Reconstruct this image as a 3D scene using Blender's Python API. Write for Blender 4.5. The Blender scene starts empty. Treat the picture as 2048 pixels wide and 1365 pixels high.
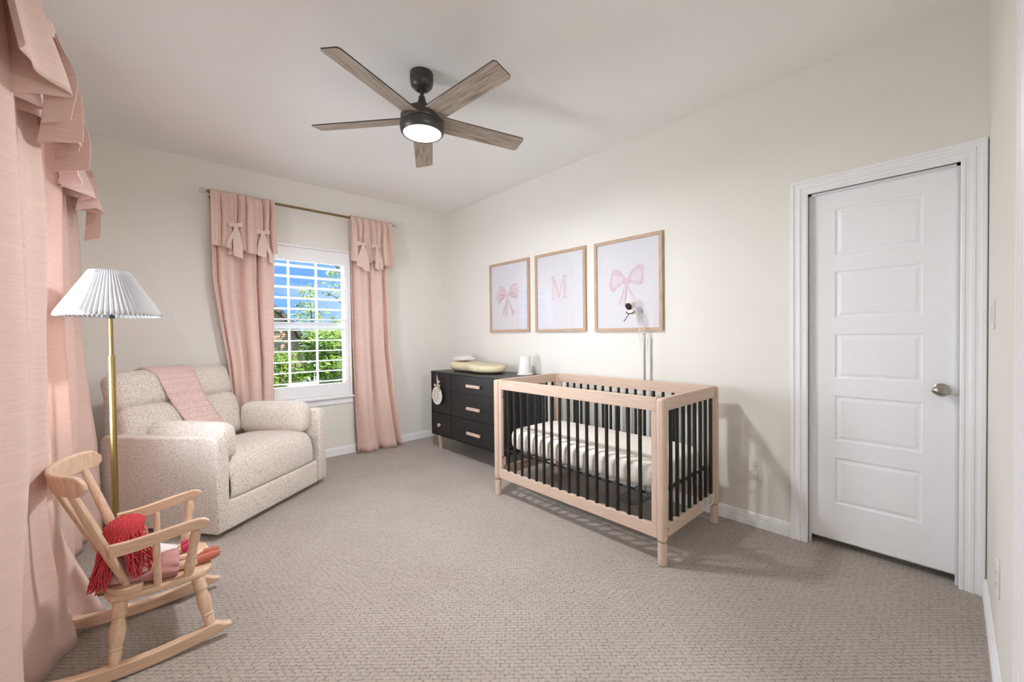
import bpy, bmesh, math, random
from mathutils import Vector, Matrix
PI = math.pi
S = bpy.context.scene
COL = S.collection
random.seed(7)

# ------------------------------------------------------------------ room numbers (metres)
XL, XR, YF, YB, ZC = -0.414, 2.854, -0.115, 4.314, 2.745
H = 1.23

# ------------------------------------------------------------------ materials
def lin(h):
    if isinstance(h, str):
        v = [int(h[i:i+2], 16)/255 for i in (0, 2, 4)]
        return tuple((c/12.92 if c <= .04045 else ((c+.055)/1.055)**2.4) for c in v)
    return tuple(h)

class NT:
    def __init__(s, name):
        s.m = bpy.data.materials.new(name); s.m.use_nodes = True
        s.t = s.m.node_tree; s.t.nodes.clear()
        s.out = s.t.nodes.new('ShaderNodeOutputMaterial')
    def n(s, typ, **kw):
        nd = s.t.nodes.new(typ)
        for k, v in kw.items():
            if k.startswith('i_'):
                nd.inputs[k[2:].replace('_', ' ')].default_value = v
            else: setattr(nd, k, v)
        return nd
    def l(s, a, b): s.t.links.new(a, b)
    def coords(s, scale=(1, 1, 1), rot=(0, 0, 0), kind='Object'):
        tc = s.n('ShaderNodeTexCoord'); mp = s.n('ShaderNodeMapping')
        mp.inputs['Scale'].default_value = scale; mp.inputs['Rotation'].default_value = rot
        s.l(tc.outputs[kind], mp.inputs['Vector']); return mp.outputs['Vector']
    def ramp(s, fac, stops):
        r = s.n('ShaderNodeValToRGB'); e = r.color_ramp.elements
        while len(e) < len(stops): e.new(.5)
        for q, (p, c) in zip(e, stops):
            q.position = p; q.color = (*lin(c), 1)
        s.l(fac, r.inputs['Fac']); return r.outputs['Color']
    def noise(s, vec, scale, detail=3, rough=.55):
        n = s.n('ShaderNodeTexNoise'); n.inputs['Scale'].default_value = scale
        n.inputs['Detail'].default_value = detail; n.inputs['Roughness'].default_value = rough
        s.l(vec, n.inputs['Vector']); return n.outputs['Fac']
    def bsdf(s, rough=.6, metal=0, spec=.5, **kw):
        b = s.n('ShaderNodeBsdfPrincipled')
        b.inputs['Roughness'].default_value = rough; b.inputs['Metallic'].default_value = metal
        b.inputs['Specular IOR Level'].default_value = spec
        for k, v in kw.items(): b.inputs[k.replace('_', ' ')].default_value = v
        s.l(b.outputs[0], s.out.inputs['Surface']); s.b = b; return b
    def bump(s, h, strength=.3, dist=.005):
        bp = s.n('ShaderNodeBump'); bp.inputs['Strength'].default_value = strength
        bp.inputs['Distance'].default_value = dist
        s.l(h, bp.inputs['Height']); s.l(bp.outputs[0], s.b.inputs['Normal'])

def plain(name, col, rough=.5, metal=0, spec=.5, var=.06, vscale=30, bump=0, bscale=200, bdist=.001, **kw):
    t = NT(name); b = t.bsdf(rough, metal, spec, **kw)
    v = t.coords(); c = lin(col)
    f = t.noise(v, vscale)
    t.l(t.ramp(f, [(.3, tuple(x*(1-var) for x in c)), (.7, tuple(min(1, x*(1+var)) for x in c))]), b.inputs['Base Color'])
    if bump: t.bump(t.noise(v, bscale, 2), bump, bdist)
    return t.m

def wood(name, dark, light, axis, rough=.45, scale=9, stretch=14, mid=None, spec=.35):
    t = NT(name); b = t.bsdf(rough, 0, spec)
    sc = [stretch]*3; sc[axis] = 1.0
    v = t.coords(tuple(sc))
    f = t.noise(v, scale, 5, .65)
    stops = [(.3, dark), (.68, light)] if mid is None else [(.28, dark), (.45, mid), (.7, light)]
    t.l(t.ramp(f, stops), b.inputs['Base Color'])
    t.bump(f, .06, .002)
    return t.m

def wall_paint(name, col):
    t = NT(name); b = t.bsdf(.85, 0, .2)
    v = t.coords()
    c = lin(col)
    t.l(t.ramp(t.noise(v, 1.4, 2), [(.3, tuple(x*.985 for x in c)), (.7, tuple(min(1, x*1.012) for x in c))]), b.inputs['Base Color'])
    t.bump(t.noise(v, 55, 4, .6), .10, .004)
    return t.m

def carpet_mat():
    t = NT('woven_carpet'); b = t.bsdf(.95, 0, .1)
    b.inputs['Sheen Weight'].default_value = .25
    a = math.radians(42.7)
    v = t.coords((1, 1, 1), (0, 0, a))
    # wobble
    nz = t.n('ShaderNodeTexNoise'); nz.inputs['Scale'].default_value = 85; nz.inputs['Detail'].default_value = 3
    t.l(v, nz.inputs['Vector'])
    wob = t.n('ShaderNodeVectorMath', operation='MULTIPLY_ADD')
    t.l(nz.outputs['Color'], wob.inputs[0]); wob.inputs[1].default_value = (.013, .011, 0); t.l(v, wob.inputs[2])
    br = t.n('ShaderNodeTexBrick'); br.offset = .5; br.squash = 1
    br.inputs['Scale'].default_value = 1.0; br.inputs['Brick Width'].default_value = .034
    br.inputs['Row Height'].default_value = .0165; br.inputs['Mortar Size'].default_value = .0026
    br.inputs['Mortar Smooth'].default_value = .8; br.inputs['Bias'].default_value = 0
    t.l(wob.outputs[0], br.inputs['Vector'])
    br.inputs['Color1'].default_value = (1, 1, 1, 1); br.inputs['Color2'].default_value = (.86, .86, .86, 1)
    br.inputs['Mortar'].default_value = (.36, .34, .32, 1)
    fine = t.noise(v, 420, 3, .7)
    big = t.noise(v, 2.2, 3)
    yarn = t.ramp(fine, [(.28, '897f74'), (.5, 'b2a89d'), (.72, 'cdc4b9')])
    m1 = t.n('ShaderNodeMix', data_type='RGBA', blend_type='MULTIPLY'); m1.inputs[0].default_value = .72
    brk = t.noise(v, 62, 2, .6); msk = t.n('ShaderNodeMapRange'); msk.inputs[1].default_value = .42; msk.inputs[2].default_value = .56; msk.inputs[3].default_value = .12; msk.inputs[4].default_value = 1.0
    t.l(brk, msk.inputs[0]); mfa = t.n('ShaderNodeMath', operation='MULTIPLY'); mfa.inputs[1].default_value = .78; t.l(msk.outputs[0], mfa.inputs[0]); t.l(mfa.outputs[0], m1.inputs[0])
    t.l(yarn, m1.inputs[6]); t.l(br.outputs['Color'], m1.inputs[7])
    wear = t.ramp(big, [(.35, (.9, .89, .88)), (.65, (1, 1, 1))])
    m2 = t.n('ShaderNodeMix', data_type='RGBA', blend_type='MULTIPLY'); m2.inputs[0].default_value = .8
    t.l(m1.outputs[2], m2.inputs[6]); t.l(wear, m2.inputs[7])
    t.l(m2.outputs[2], b.inputs['Base Color'])
    ad = t.n('ShaderNodeMath', operation='MULTIPLY_ADD')
    t.l(fine, ad.inputs[0]); ad.inputs[1].default_value = .5; 
    inv = t.n('ShaderNodeMath', operation='SUBTRACT'); inv.inputs[0].default_value = 1
    t.l(br.outputs['Fac'], inv.inputs[1]); t.l(inv.outputs[0], ad.inputs[2])
    t.bump(ad.outputs[0], .5, .006)
    return t.m

def linen(name, col):
    t = NT(name); b = t.bsdf(.85, 0, .15)
    b.inputs['Sheen Weight'].default_value = .15
    v = t.coords((9, 9, 420)); f = t.noise(v, 1, 3, .6)
    v2 = t.coords((160, 160, 12)); f2 = t.noise(v2, 1, 2)
    c = lin(col)
    t.l(t.ramp(f, [(.3, tuple(x*.88 for x in c)), (.72, tuple(min(1, x*1.09) for x in c))]), b.inputs['Base Color'])
    ad = t.n('ShaderNodeMath', operation='ADD'); t.l(f, ad.inputs[0]); t.l(f2, ad.inputs[1])
    t.bump(ad.outputs[0], .12, .002)
    tr = t.n('ShaderNodeBsdfTranslucent'); tr.inputs['Color'].default_value = (*c, 1)
    mx = t.n('ShaderNodeMixShader'); mx.inputs[0].default_value = .10
    t.l(b.outputs[0], mx.inputs[1]); t.l(tr.outputs[0], mx.inputs[2]); t.l(mx.outputs[0], t.out.inputs['Surface'])
    return t.m

def boucle():
    t = NT('boucle_fabric'); b = t.bsdf(.95, 0, .1); b.inputs['Sheen Weight'].default_value = .3
    v = t.coords()
    vo = t.n('ShaderNodeTexVoronoi'); vo.inputs['Scale'].default_value = 150
    t.l(v, vo.inputs['Vector'])
    f = t.noise(v, 130, 3, .7)
    m = t.n('ShaderNodeMath', operation='MULTIPLY_ADD'); t.l(vo.outputs['Distance'], m.inputs[0]); m.inputs[1].default_value = -.35
    t.l(f, m.inputs[2])
    t.l(t.ramp(m.outputs[0], [(.08, 'a09286'), (.24, 'd9cec2'), (.45, 'eee5db')]), b.inputs['Base Color'])
    t.bump(m.outputs[0], .7, .006)
    return t.m

def honeycomb(name, col):
    t = NT(name); b = t.bsdf(.95, 0, .1); b.inputs['Sheen Weight'].default_value = .3
    v = t.coords()
    vo = t.n('ShaderNodeTexVoronoi'); vo.inputs['Scale'].default_value = 48; vo.inputs['Randomness'].default_value = .25
    t.l(v, vo.inputs['Vector'])
    c = lin(col)
    t.l(t.ramp(vo.outputs['Distance'], [(.1, tuple(x*.78 for x in c)), (.55, c)]), b.inputs['Base Color'])
    t.bump(vo.outputs['Distance'], .7, .008)
    return t.m

def clear_glass(name, ior=1.5, tint=(1, 1, 1)):
    t = NT(name)
    fr = t.n('ShaderNodeFresnel'); fr.inputs['IOR'].default_value = ior
    tr = t.n('ShaderNodeBsdfTransparent'); tr.inputs['Color'].default_value = (*tint, 1)
    gl = t.n('ShaderNodeBsdfGlossy'); gl.inputs['Roughness'].default_value = .01
    mx = t.n('ShaderNodeMixShader')
    ge = t.n('ShaderNodeNewGeometry'); ff = t.n('ShaderNodeMath', operation='SUBTRACT'); ff.inputs[0].default_value = 1
    t.l(ge.outputs['Backfacing'], ff.inputs[1])
    fm = t.n('ShaderNodeMath', operation='MULTIPLY'); t.l(fr.outputs[0], fm.inputs[0]); t.l(ff.outputs[0], fm.inputs[1])
    t.l(fm.outputs[0], mx.inputs[0]); t.l(tr.outputs[0], mx.inputs[1]); t.l(gl.outputs[0], mx.inputs[2])
    t.l(mx.outputs[0], t.out.inputs['Surface']); return t.m

def emit(name, col, st):
    t = NT(name); e = t.n('ShaderNodeEmission'); e.inputs['Color'].default_value = (*lin(col), 1)
    e.inputs['Strength'].default_value = st
    t.l(e.outputs[0], t.out.inputs['Surface']); return t.m

def shade_fabric():
    t = NT('pleated_shade_paper'); b = t.bsdf(.8, 0, .2)
    b.inputs['Base Color'].default_value = (.60, .598, .60, 1)
    tr = t.n('ShaderNodeBsdfTranslucent'); tr.inputs['Color'].default_value = (.9, .88, .86, 1)
    mx = t.n('ShaderNodeMixShader'); mx.inputs[0].default_value = .2
    t.l(b.outputs[0], mx.inputs[1]); t.l(tr.outputs[0], mx.inputs[2]); t.l(mx.outputs[0], t.out.inputs['Surface'])
    return t.m

def leaf_mat(name, a, b_):
    t = NT(name); b = t.bsdf(.6, 0, .2)
    v = t.coords()
    t.l(t.ramp(t.noise(v, 3.5, 4, .7), [(.3, a), (.65, b_)]), b.inputs['Base Color'])
    return t.m

def brick_mat():
    t = NT('house_brick'); b = t.bsdf(.9, 0, .1)
    v = t.coords((1, 1, 1), (PI/2, 0, 0))
    br = t.n('ShaderNodeTexBrick'); br.inputs['Scale'].default_value = 1
    br.inputs['Brick Width'].default_value = .24; br.inputs['Row Height'].default_value = .085; br.inputs['Mortar Size'].default_value = .012
    br.inputs['Color1'].default_value = (*lin('b08464'), 1); br.inputs['Color2'].default_value = (*lin('d0ac88'), 1)
    br.inputs['Mortar'].default_value = (*lin('cfc2b0'), 1)
    t.l(v, br.inputs['Vector']); t.l(br.outputs['Color'], b.inputs['Base Color']); return t.m

M = dict(
    wall=wall_paint('wall_paint', 'e9e6df'), ceil=wall_paint('ceiling_paint', 'f3f3f1'),
    trim=plain('white_trim_paint', 'f3f3f4', .35, spec=.4, var=.01), door=plain('white_door_paint', 'f4f4f6', .4, spec=.4, var=.01),
    carpet=carpet_mat(), linen=linen('pink_linen', 'ebcec2'), ribbon=linen('pink_linen_ribbon', 'ead0c5'),
    shutter=plain('white_shutter', 'f0efef', .4, var=.01), vinyl=plain('white_vinyl', 'dcdcde', .5, var=.01),
    glass=clear_glass('window_glass', 1.45), glazing=clear_glass('picture_glazing', 2.0),
    brass=plain('brushed_brass', '9a8353', .34, 1, var=.03), rodm=plain('antique_brass', '8c7553', .35, 1, var=.05),
    black=plain('satin_black_metal', '23221f', .45, 0, var=.05), bronze=plain('dark_bronze', '46423e', .38, .35, var=.05),
    boucle=boucle(), blanket=honeycomb('pink_waffle_knit', 'e2c3bd'),
    shade=shade_fabric(), crystal=clear_glass('clear_acrylic', 1.5, (.93, .93, .93)),
    blackwood=plain('black_painted_wood', '20201f', .42, spec=.45, var=.04),
    slat=plain('black_slat_paint', '1d1d1a', .45, spec=.4, var=.04),
    sheet=plain('white_cotton_sheet', 'ece4da', .9, spec=.1, var=.02, vscale=8),
    cream=plain('cream_vinyl_foam', 'dccfae', .5, spec=.3, var=.02), white=plain('white_plastic', 'e8e6e3', .4, var=.01),
    offwhite=plain('cream_plastic', 'e9e3d6', .4, var=.01), dark=plain('dark_lens', '2b2a2a', .25, var=.02),
    grey=plain('light_grey_metal', 'c6c6c5', .5, 0, var=.02), plate=plain('grey_base_plate', '8b8d8e', .35, .6, var=.02),
    nickel=plain('satin_nickel', 'a9a39b', .28, 1, var=.03), steel=plain('small_steel_screw', '77716a', .35, 1, var=.02),
    oak=wood('light_oak_frame', 'a98d74', 'cbb199', 2, .5, 12, 20), oakh=wood('light_oak_frame_flat', 'a98d74', 'cbb199', 1, .5, 12, 20),
    bx=wood('washed_beech_x', 'c8ae9a', 'd7c0ae', 0), by=wood('washed_beech_y', 'c8ae9a', 'd7c0ae', 1), bz=wood('washed_beech_z', 'c8ae9a', 'd7c0ae', 2),
    pine=wood('pale_rubberwood', 'c6a284', 'dec0a6', 0, .4, 7, 12), pinez=wood('pale_rubberwood_upright', 'c6a284', 'dec0a6', 2, .4, 7, 12),
    blade=wood('weathered_oak_blade', '64574c', 'bcaea0', 0, .55, 6, 13, '94877b'), bladeedge=plain('blade_dark_edge', '2a2623', .6),
    paper=plain('print_paper', 'e3e2e8', .9, spec=.1, var=.01), pinkart=plain('pale_pink_ink', 'e2cdd6', .95, spec=.05, var=.05, vscale=40),
    pinkart2=plain('rose_ink', 'd3b2c0', .95, spec=.05, var=.05), pinkart3=plain('blush_ink', 'e4d9e0', .95, spec=.05, var=.03),
    mauvart=plain('mauve_ink', 'b795a6', .95, spec=.05, var=.05), greyink=plain('grey_ink', '8c8c8a', .9, var=.1),
    yarn=plain('red_yarn', 'c0474b', .9, spec=.1, var=.22, vscale=120), mauve=plain('mauve_cotton', 'b98a86', .9, spec=.1, var=.06),
    skin=plain('doll_skin_cotton', 'e9c8ac', .9, spec=.1, var=.03), sock=plain('rust_felt', 'b7705c', .9, spec=.1, var=.06),
    magenta=plain('raspberry_felt', 'b8405c', .9, spec=.1, var=.06), wcot=plain('white_cotton', 'e9e4e2', .9, spec=.1, var=.03),
    gold=plain('gold_clip', 'c8963a', .3, .8), sage=plain('sage_green', '9a9f72', .8),
    lawn=leaf_mat('lawn_grass', '4f6a22', '7c9340'), leaf=leaf_mat('bush_leaves', '486a1e', '9cb84e'), leaf2=leaf_mat('tree_leaves', '5a7a28', 'b3c463'),
    bark=plain('tree_bark', '5b4a3a', .9, var=.2), brick=brick_mat(), roof=plain('roof_shingle', '6c6258', .9, var=.15), tan=plain('tan_stucco', 'b9a78c', .9),
    label=plain('label_paper', 'ded9d2', .7, var=.03),
)

# ------------------------------------------------------------------ mesh helpers
def B(): return bmesh.new()
MW = {}
def thing(name, label, cat, loc=(0, 0, 0), rz=0, group=None):
    o = bpy.data.objects.new(name, None); COL.objects.link(o)
    o.empty_display_size = .1
    o.location = loc; o.rotation_euler = (0, 0, rz)
    MW[o] = Matrix.Translation(loc) @ Matrix.Rotation(rz, 4, 'Z')
    if label:
        o['label'] = label; o['category'] = cat
    if group: o['group'] = group
    return o
def structure(o): o['kind'] = 'structure'; return o
def obj(name, bm, mat, parent=None, smooth=True, world=False, bevel=0, seg=2, ang=35, sub=0, solid=0, label=None):
    """link ONE mesh; mesh coordinates are those of the thing's empty (or world with world=True)"""
    bmesh.ops.recalc_face_normals(bm, faces=bm.faces)
    root = parent
    while root is not None and root.parent is not None: root = root.parent
    if world and root is not None: bm.transform(MW[root].inverted())
    me = bpy.data.meshes.new(name); bm.to_mesh(me); bm.free()
    me.materials.append(mat)
    if smooth:
        for p in me.polygons: p.use_smooth = True
        try: me.set_sharp_from_angle(angle=math.radians(ang))
        except Exception: pass
    o = bpy.data.objects.new(name, me); COL.objects.link(o)
    if parent is not None: o.parent = parent
    else: MW[o] = Matrix.Identity(4)
    if bevel:
        md = o.modifiers.new('bevel', 'BEVEL'); md.width = bevel; md.segments = seg; md.limit_method = 'ANGLE'
        md.harden_normals = False
    if solid:
        md = o.modifiers.new('thickness', 'SOLIDIFY'); md.thickness = solid; md.offset = 0
    if sub:
        md = o.modifiers.new('smooth', 'SUBSURF'); md.levels = sub; md.render_levels = sub
    if label: o['label'] = label
    return o
def tag(o, label, cat, group=None):
    o['label'] = label; o['category'] = cat
    if group: o['group'] = group
    return o

def box(bm, x0, x1, y0, y1, z0, z1, mtx=None):
    vs = [bm.verts.new((x, y, z)) for x in (x0, x1) for y in (y0, y1) for z in (z0, z1)]
    for f in ((0, 1, 3, 2), (4, 6, 7, 5), (0, 4, 5, 1), (2, 3, 7, 6), (0, 2, 6, 4), (1, 5, 7, 3)):
        bm.faces.new([vs[i] for i in f])
    if mtx is not None:
        for v in vs: v.co = mtx @ v.co
    return vs

def frame_at(p, t, up=Vector((0, 0, 1))):
    t = t.normalized()
    if abs(t.dot(up)) > .98: up = Vector((1, 0, 0))
    n = t.cross(up).normalized(); b = n.cross(t).normalized()
    return n, b

def tube(bm, pts, r, n=10, cap=True, sx=1, sy=1):
    pts = [Vector(p) for p in pts]; R = r if isinstance(r, (list, tuple)) else [r]*len(pts)
    rings = []; prev = None
    for i, p in enumerate(pts):
        t = (pts[min(i+1, len(pts)-1)] - pts[max(i-1, 0)])
        if t.length < 1e-9: t = Vector((0, 0, 1))
        t.normalize()
        if prev is None: nn, bb = frame_at(p, t); bb = t.cross(nn)
        else:
            nn = prev - t*prev.dot(t)
            if nn.length < 1e-6: nn, bb = frame_at(p, t)
            nn.normalize(); bb = t.cross(nn)
        prev = nn
        rings.append([bm.verts.new(p + (nn*math.cos(a)*sx + bb*math.sin(a)*sy)*R[i]) for a in [2*PI*k/n for k in range(n)]])
    for a, b in zip(rings, rings[1:]):
        for k in range(n): bm.faces.new((a[k], a[(k+1) % n], b[(k+1) % n], b[k]))
    if cap:
        bm.faces.new(rings[0][::-1]); bm.faces.new(rings[-1])

def lathe(bm, prof, n=24, mtx=None, cap=True):
    rings = []
    for r, z in prof:
        rings.append([bm.verts.new((r*math.cos(2*PI*k/n), r*math.sin(2*PI*k/n), z)) for k in range(n)])
    for a, b in zip(rings, rings[1:]):
        for k in range(n): bm.faces.new((a[k], a[(k+1) % n], b[(k+1) % n], b[k]))
    if cap:
        bm.faces.new(rings[0][::-1]); bm.faces.new(rings[-1])
    if mtx is not None:
        for rg in rings:
            for v in rg: v.co = mtx @ v.co

def prism(bm, poly, d0, d1, mp):
    """poly of 2D points, extruded d0..d1 ; mp(a,b,d)->Vector"""
    A = [bm.verts.new(mp(a, b, d0)) for a, b in poly]; Bv = [bm.verts.new(mp(a, b, d1)) for a, b in poly]
    n = len(poly)
    for i in range(n): bm.faces.new((A[i], A[(i+1) % n], Bv[(i+1) % n], Bv[i]))
    bm.faces.new(A[::-1]); bm.faces.new(Bv)

def rbox(bm, size, r, mtx=Matrix(), puff=(0, 0, 0), n=10):
    """rounded, slightly puffed box centred at the origin"""
    hx, hy, hz = [s/2 for s in size]; h = Vector((hx, hy, hz))
    r = min(r, hx, hy, hz)
    cache = {}
    def vert(p):
        k = (round(p[0], 5), round(p[1], 5), round(p[2], 5))
        if k in cache: return cache[k]
        q = Vector([p[i]*h[i] for i in range(3)])
        inner = Vector([max(-(h[i]-r), min(h[i]-r, q[i])) for i in range(3)])
        d = q-inner
        if d.length > 1e-9: d.normalize()
        w = inner + d*r
        for i in range(3):
            j, l = (i+1) % 3, (i+2) % 3
            w[i] += puff[i]*(1 if p[i] > 0 else -1)*abs(p[i])*max(0, 1-p[j]**2)*max(0, 1-p[l]**2)
        v = bm.verts.new(mtx @ w); cache[k] = v; return v
    # denser spacing near the edges
    g = [-math.cos(PI*i/n) for i in range(n+1)]
    for ax in range(3):
        for sgn in (-1, 1):
            for i in range(n):
                for j in range(n):
                    c = []
                    for (a, b) in ((g[i], g[j]), (g[i+1], g[j]), (g[i+1], g[j+1]), (g[i], g[j+1])):
                        p = [0, 0, 0]; p[ax] = sgn; p[(ax+1) % 3] = a; p[(ax+2) % 3] = b
                        c.append(vert(p))
                    if len(set(c)) == 4: bm.faces.new(c)
                    elif len(set(c)) == 3:
                        u = []; [u.append(x) for x in c if x not in u]; bm.faces.new(u)

def ribbon(bm, P, Wv, th=.002):
    """strip through P with half-width vectors Wv and a real thickness"""
    P = [Vector(p) for p in P]; Wv = [Vector(w) for w in Wv]; R = []
    for i, p in enumerate(P):
        t = P[min(i+1, len(P)-1)]-P[max(i-1, 0)]
        nn = t.cross(Wv[i])
        nn = nn.normalized()*th/2 if nn.length > 1e-9 else Vector((0, 0, th/2))
        R.append([bm.verts.new(p+Wv[i]+nn), bm.verts.new(p-Wv[i]+nn), bm.verts.new(p-Wv[i]-nn), bm.verts.new(p+Wv[i]-nn)])
    for a, b in zip(R, R[1:]):
        for k in range(4): bm.faces.new((a[k], a[(k+1) % 4], b[(k+1) % 4], b[k]))
    bm.faces.new(R[0][::-1]); bm.faces.new(R[-1])

def grid(bm, fn, nu, nv):
    V = [[bm.verts.new(fn(i/nu, j/nv)) for j in range(nv+1)] for i in range(nu+1)]
    for i in range(nu):
        for j in range(nv): bm.faces.new((V[i][j], V[i+1][j], V[i+1][j+1], V[i][j+1]))

def ip(xs, ys, x):
    if x <= xs[0]: return ys[0]
    for a, b, c, d in zip(xs, xs[1:], ys, ys[1:]):
        if x <= b: 
            k = (x-a)/(b-a); return c+(d-c)*k
    return ys[-1]
def sm(x): x = max(0, min(1, x)); return x*x*(3-2*x)

# ------------------------------------------------------------------ camera
yaw, pit, rol, F = math.radians(42.6674), math.radians(-.86885), math.radians(-.63918), 809.62
f = Vector((math.sin(yaw)*math.cos(pit), math.cos(yaw)*math.cos(pit), math.sin(pit)))
r_ = Vector((math.cos(yaw), -math.sin(yaw), 0)); u_ = r_.cross(f)
r2 = r_*math.cos(rol)+u_*math.sin(rol); u2 = u_*math.cos(rol)-r_*math.sin(rol)
cam = bpy.data.cameras.new('camera'); co = bpy.data.objects.new('camera', cam); COL.objects.link(co)
cam.sensor_width = 36; cam.lens = F/2048*36; cam.clip_start = .02; cam.clip_end = 200
co.matrix_world = Matrix(((r2.x, u2.x, -f.x, 0), (r2.y, u2.y, -f.y, 0), (r2.z, u2.z, -f.z, H), (0, 0, 0, 1)))
S.camera = co

# ------------------------------------------------------------------ room shell
def wall_with_hole(name, axis, at0, at1, a0, a1, holes):
    """wall slab; axis 'x' runs along x (normal y). holes: (a0,a1,z0,z1)"""
    bm = B()
    def bx(p, q, z0, z1):
        if q-p < 1e-6 or z1-z0 < 1e-6: return
        if axis == 'x': box(bm, p, q, at0, at1, z0, z1)
        else: box(bm, at0, at1, p, q, z0, z1)
    cur = a0
    for (h0, h1, z0, z1) in holes:
        bx(cur, h0, 0, ZC); bx(h0, h1, 0, z0); bx(h0, h1, z1, ZC); cur = h1
    bx(cur, a1, 0, ZC)
    bmesh.ops.remove_doubles(bm, verts=bm.verts, dist=1e-5)
    return structure(obj(name, bm, M['wall'], smooth=False))

WX0, WX1, WZ0, WZ1 = .79, 1.65, .62, 2.125        # back window opening
VY0, VY1 = 2.44, 3.30                               # left window opening
DY0, DY1, DZ = -.028, .562, 2.02                    # door opening in the right wall
HX0, HX1 = .50, 1.31                                # doorway in the front wall
bm = B(); box(bm, XL-.15, XR+.15, -1.6, YB+.15, -.12, 0); structure(obj('floor', bm, M['carpet'], smooth=False))
bm = B(); box(bm, XL-.15, XR+.15, -1.6, YB+.15, ZC, ZC+.15); structure(obj('ceiling', bm, M['ceil'], smooth=False))
wall_with_hole('wall_back', 'x', YB, YB+.15, XL-.15, XR+.15, [(WX0, WX1, WZ0, WZ1)])
wall_with_hole('wall_left', 'y', XL-.15, XL, YF, YB, [(VY0, VY1, WZ0, WZ1)])
wall_with_hole('wall_right', 'y', XR, XR+.15, YF, YB, [(DY0, DY1, 0, DZ)])
wall_with_hole('wall_front', 'x', YF-.12, YF, XL-.15, XR+.15, [(HX0, HX1, 0, 2.04)])
# hallway seen only from other positions
bm = B(); box(bm, XL-.15, XL, -1.6, YF-.12, 0, ZC); structure(obj('wall_hall_left', bm, M['wall'], smooth=False))
bm = B(); box(bm, XR, XR+.15, -1.6, YF-.12, 0, ZC); structure(obj('wall_hall_right', bm, M['wall'], smooth=False))
bm = B(); box(bm, XL-.15, XR+.15, -1.75, -1.6, 0, ZC); structure(obj('wall_hall_back', bm, M['wall'], smooth=False))
bm = B(); box(bm, XR+.13, XR+.15, DY0-.1, DY1+.1, 0, DZ+.1); structure(obj('wall_closet', bm, M['wall'], smooth=False))

BBP = [(0, 0), (.014, 0), (.014, .034), (.011, .037), (.014, .041), (.014, .05), (.0105, .053), (.0125, .058), (.0115, .066), (.008, .069), (.009, .075), (.004, .083), (0, .084)]
def baseboard(name, p, q, nrm):
    p = Vector((*p, 0)); q = Vector((*q, 0)); nrm = Vector((*nrm, 0)); bm = B()
    A = [bm.verts.new(p+nrm*d+Vector((0, 0, z))) for d, z in BBP]; C = [bm.verts.new(q+nrm*d+Vector((0, 0, z))) for d, z in BBP]
    for i in range(len(BBP)-1): bm.faces.new((A[i], A[i+1], C[i+1], C[i]))
    bm.faces.new((A[-1], A[0], C[0], C[-1])); bm.faces.new(A[::-1]); bm.faces.new(C)
    return structure(obj(name, bm, M['trim'], smooth=False))
baseboard('baseboard_back', (XL, YB), (XR, YB), (0, -1))
baseboard('baseboard_right', (XR, .645), (XR, YB), (-1, 0))
baseboard('baseboard_left', (XL, YF), (XL, YB), (1, 0))
baseboard('baseboard_front', (HX1+.09, YF), (XR, YF), (0, 1))
baseboard('baseboard_front.001', (XL, YF), (HX0-.09, YF), (0, 1))

CAS = [(0, 0), (0, .012), (.006, .016), (.014, .016), (.017, .012), (.03, .013), (.036, .019), (.046, .019), (.05, .015), (.062, .016), (.067, .022), (.08, .022), (.083, .017), (.083, 0)]
def casing(name, mp, a0, a1, z1, parent=None):
    """door casing, mp(a,b,z); mitred at the head"""
    bm = B(); rows = []
    for o, h in CAS:
        rows.append([bm.verts.new(mp(a0-o, h, 0)), bm.verts.new(mp(a0-o, h, z1+o)), bm.verts.new(mp(a1+o, h, z1+o)), bm.verts.new(mp(a1+o, h, 0))])
    for r1, r3 in zip(rows, rows[1:]):
        for k in range(3): bm.faces.new((r1[k], r1[k+1], r3[k+1], r3[k]))
    return structure(obj(name, bm, M['trim'], parent, smooth=False))
mpR = lambda a, b, z: Vector((XR-b, a, z))
mpF = lambda a, b, z: Vector((a, YF+b, z))
casing('trim_1', mpR, DY0, DY1, DZ)
casing('trim_2', mpF, HX0, HX1, 2.04)
bm = B()   # jambs
for y0, y1 in ((DY0-.02, DY0), (DY1, DY1+.02)): box(bm, XR+.001, XR+.13, y0, y1, 0, DZ+.02)
box(bm, XR+.001, XR+.13, DY0, DY1, DZ, DZ+.02)
for y0, y1 in ((DY0, DY0+.012), (DY1-.012, DY1)): box(bm, XR+.014, XR+.03, y0, y1, 0, DZ)
box(bm, XR+.014, XR+.03, DY0, DY1, DZ-.012, DZ)
structure(obj('trim_3', bm, M['trim'], smooth=False))
bm = B()
for x0, x1 in ((HX0-.02, HX0), (HX1, HX1+.02)): box(bm, x0, x1, YF-.12, YF-.001, 0, 2.06)
box(bm, HX0, HX1, YF-.12, YF-.001, 2.04, 2.06)
structure(obj('trim_4', bm, M['trim'], smooth=False))

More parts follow.
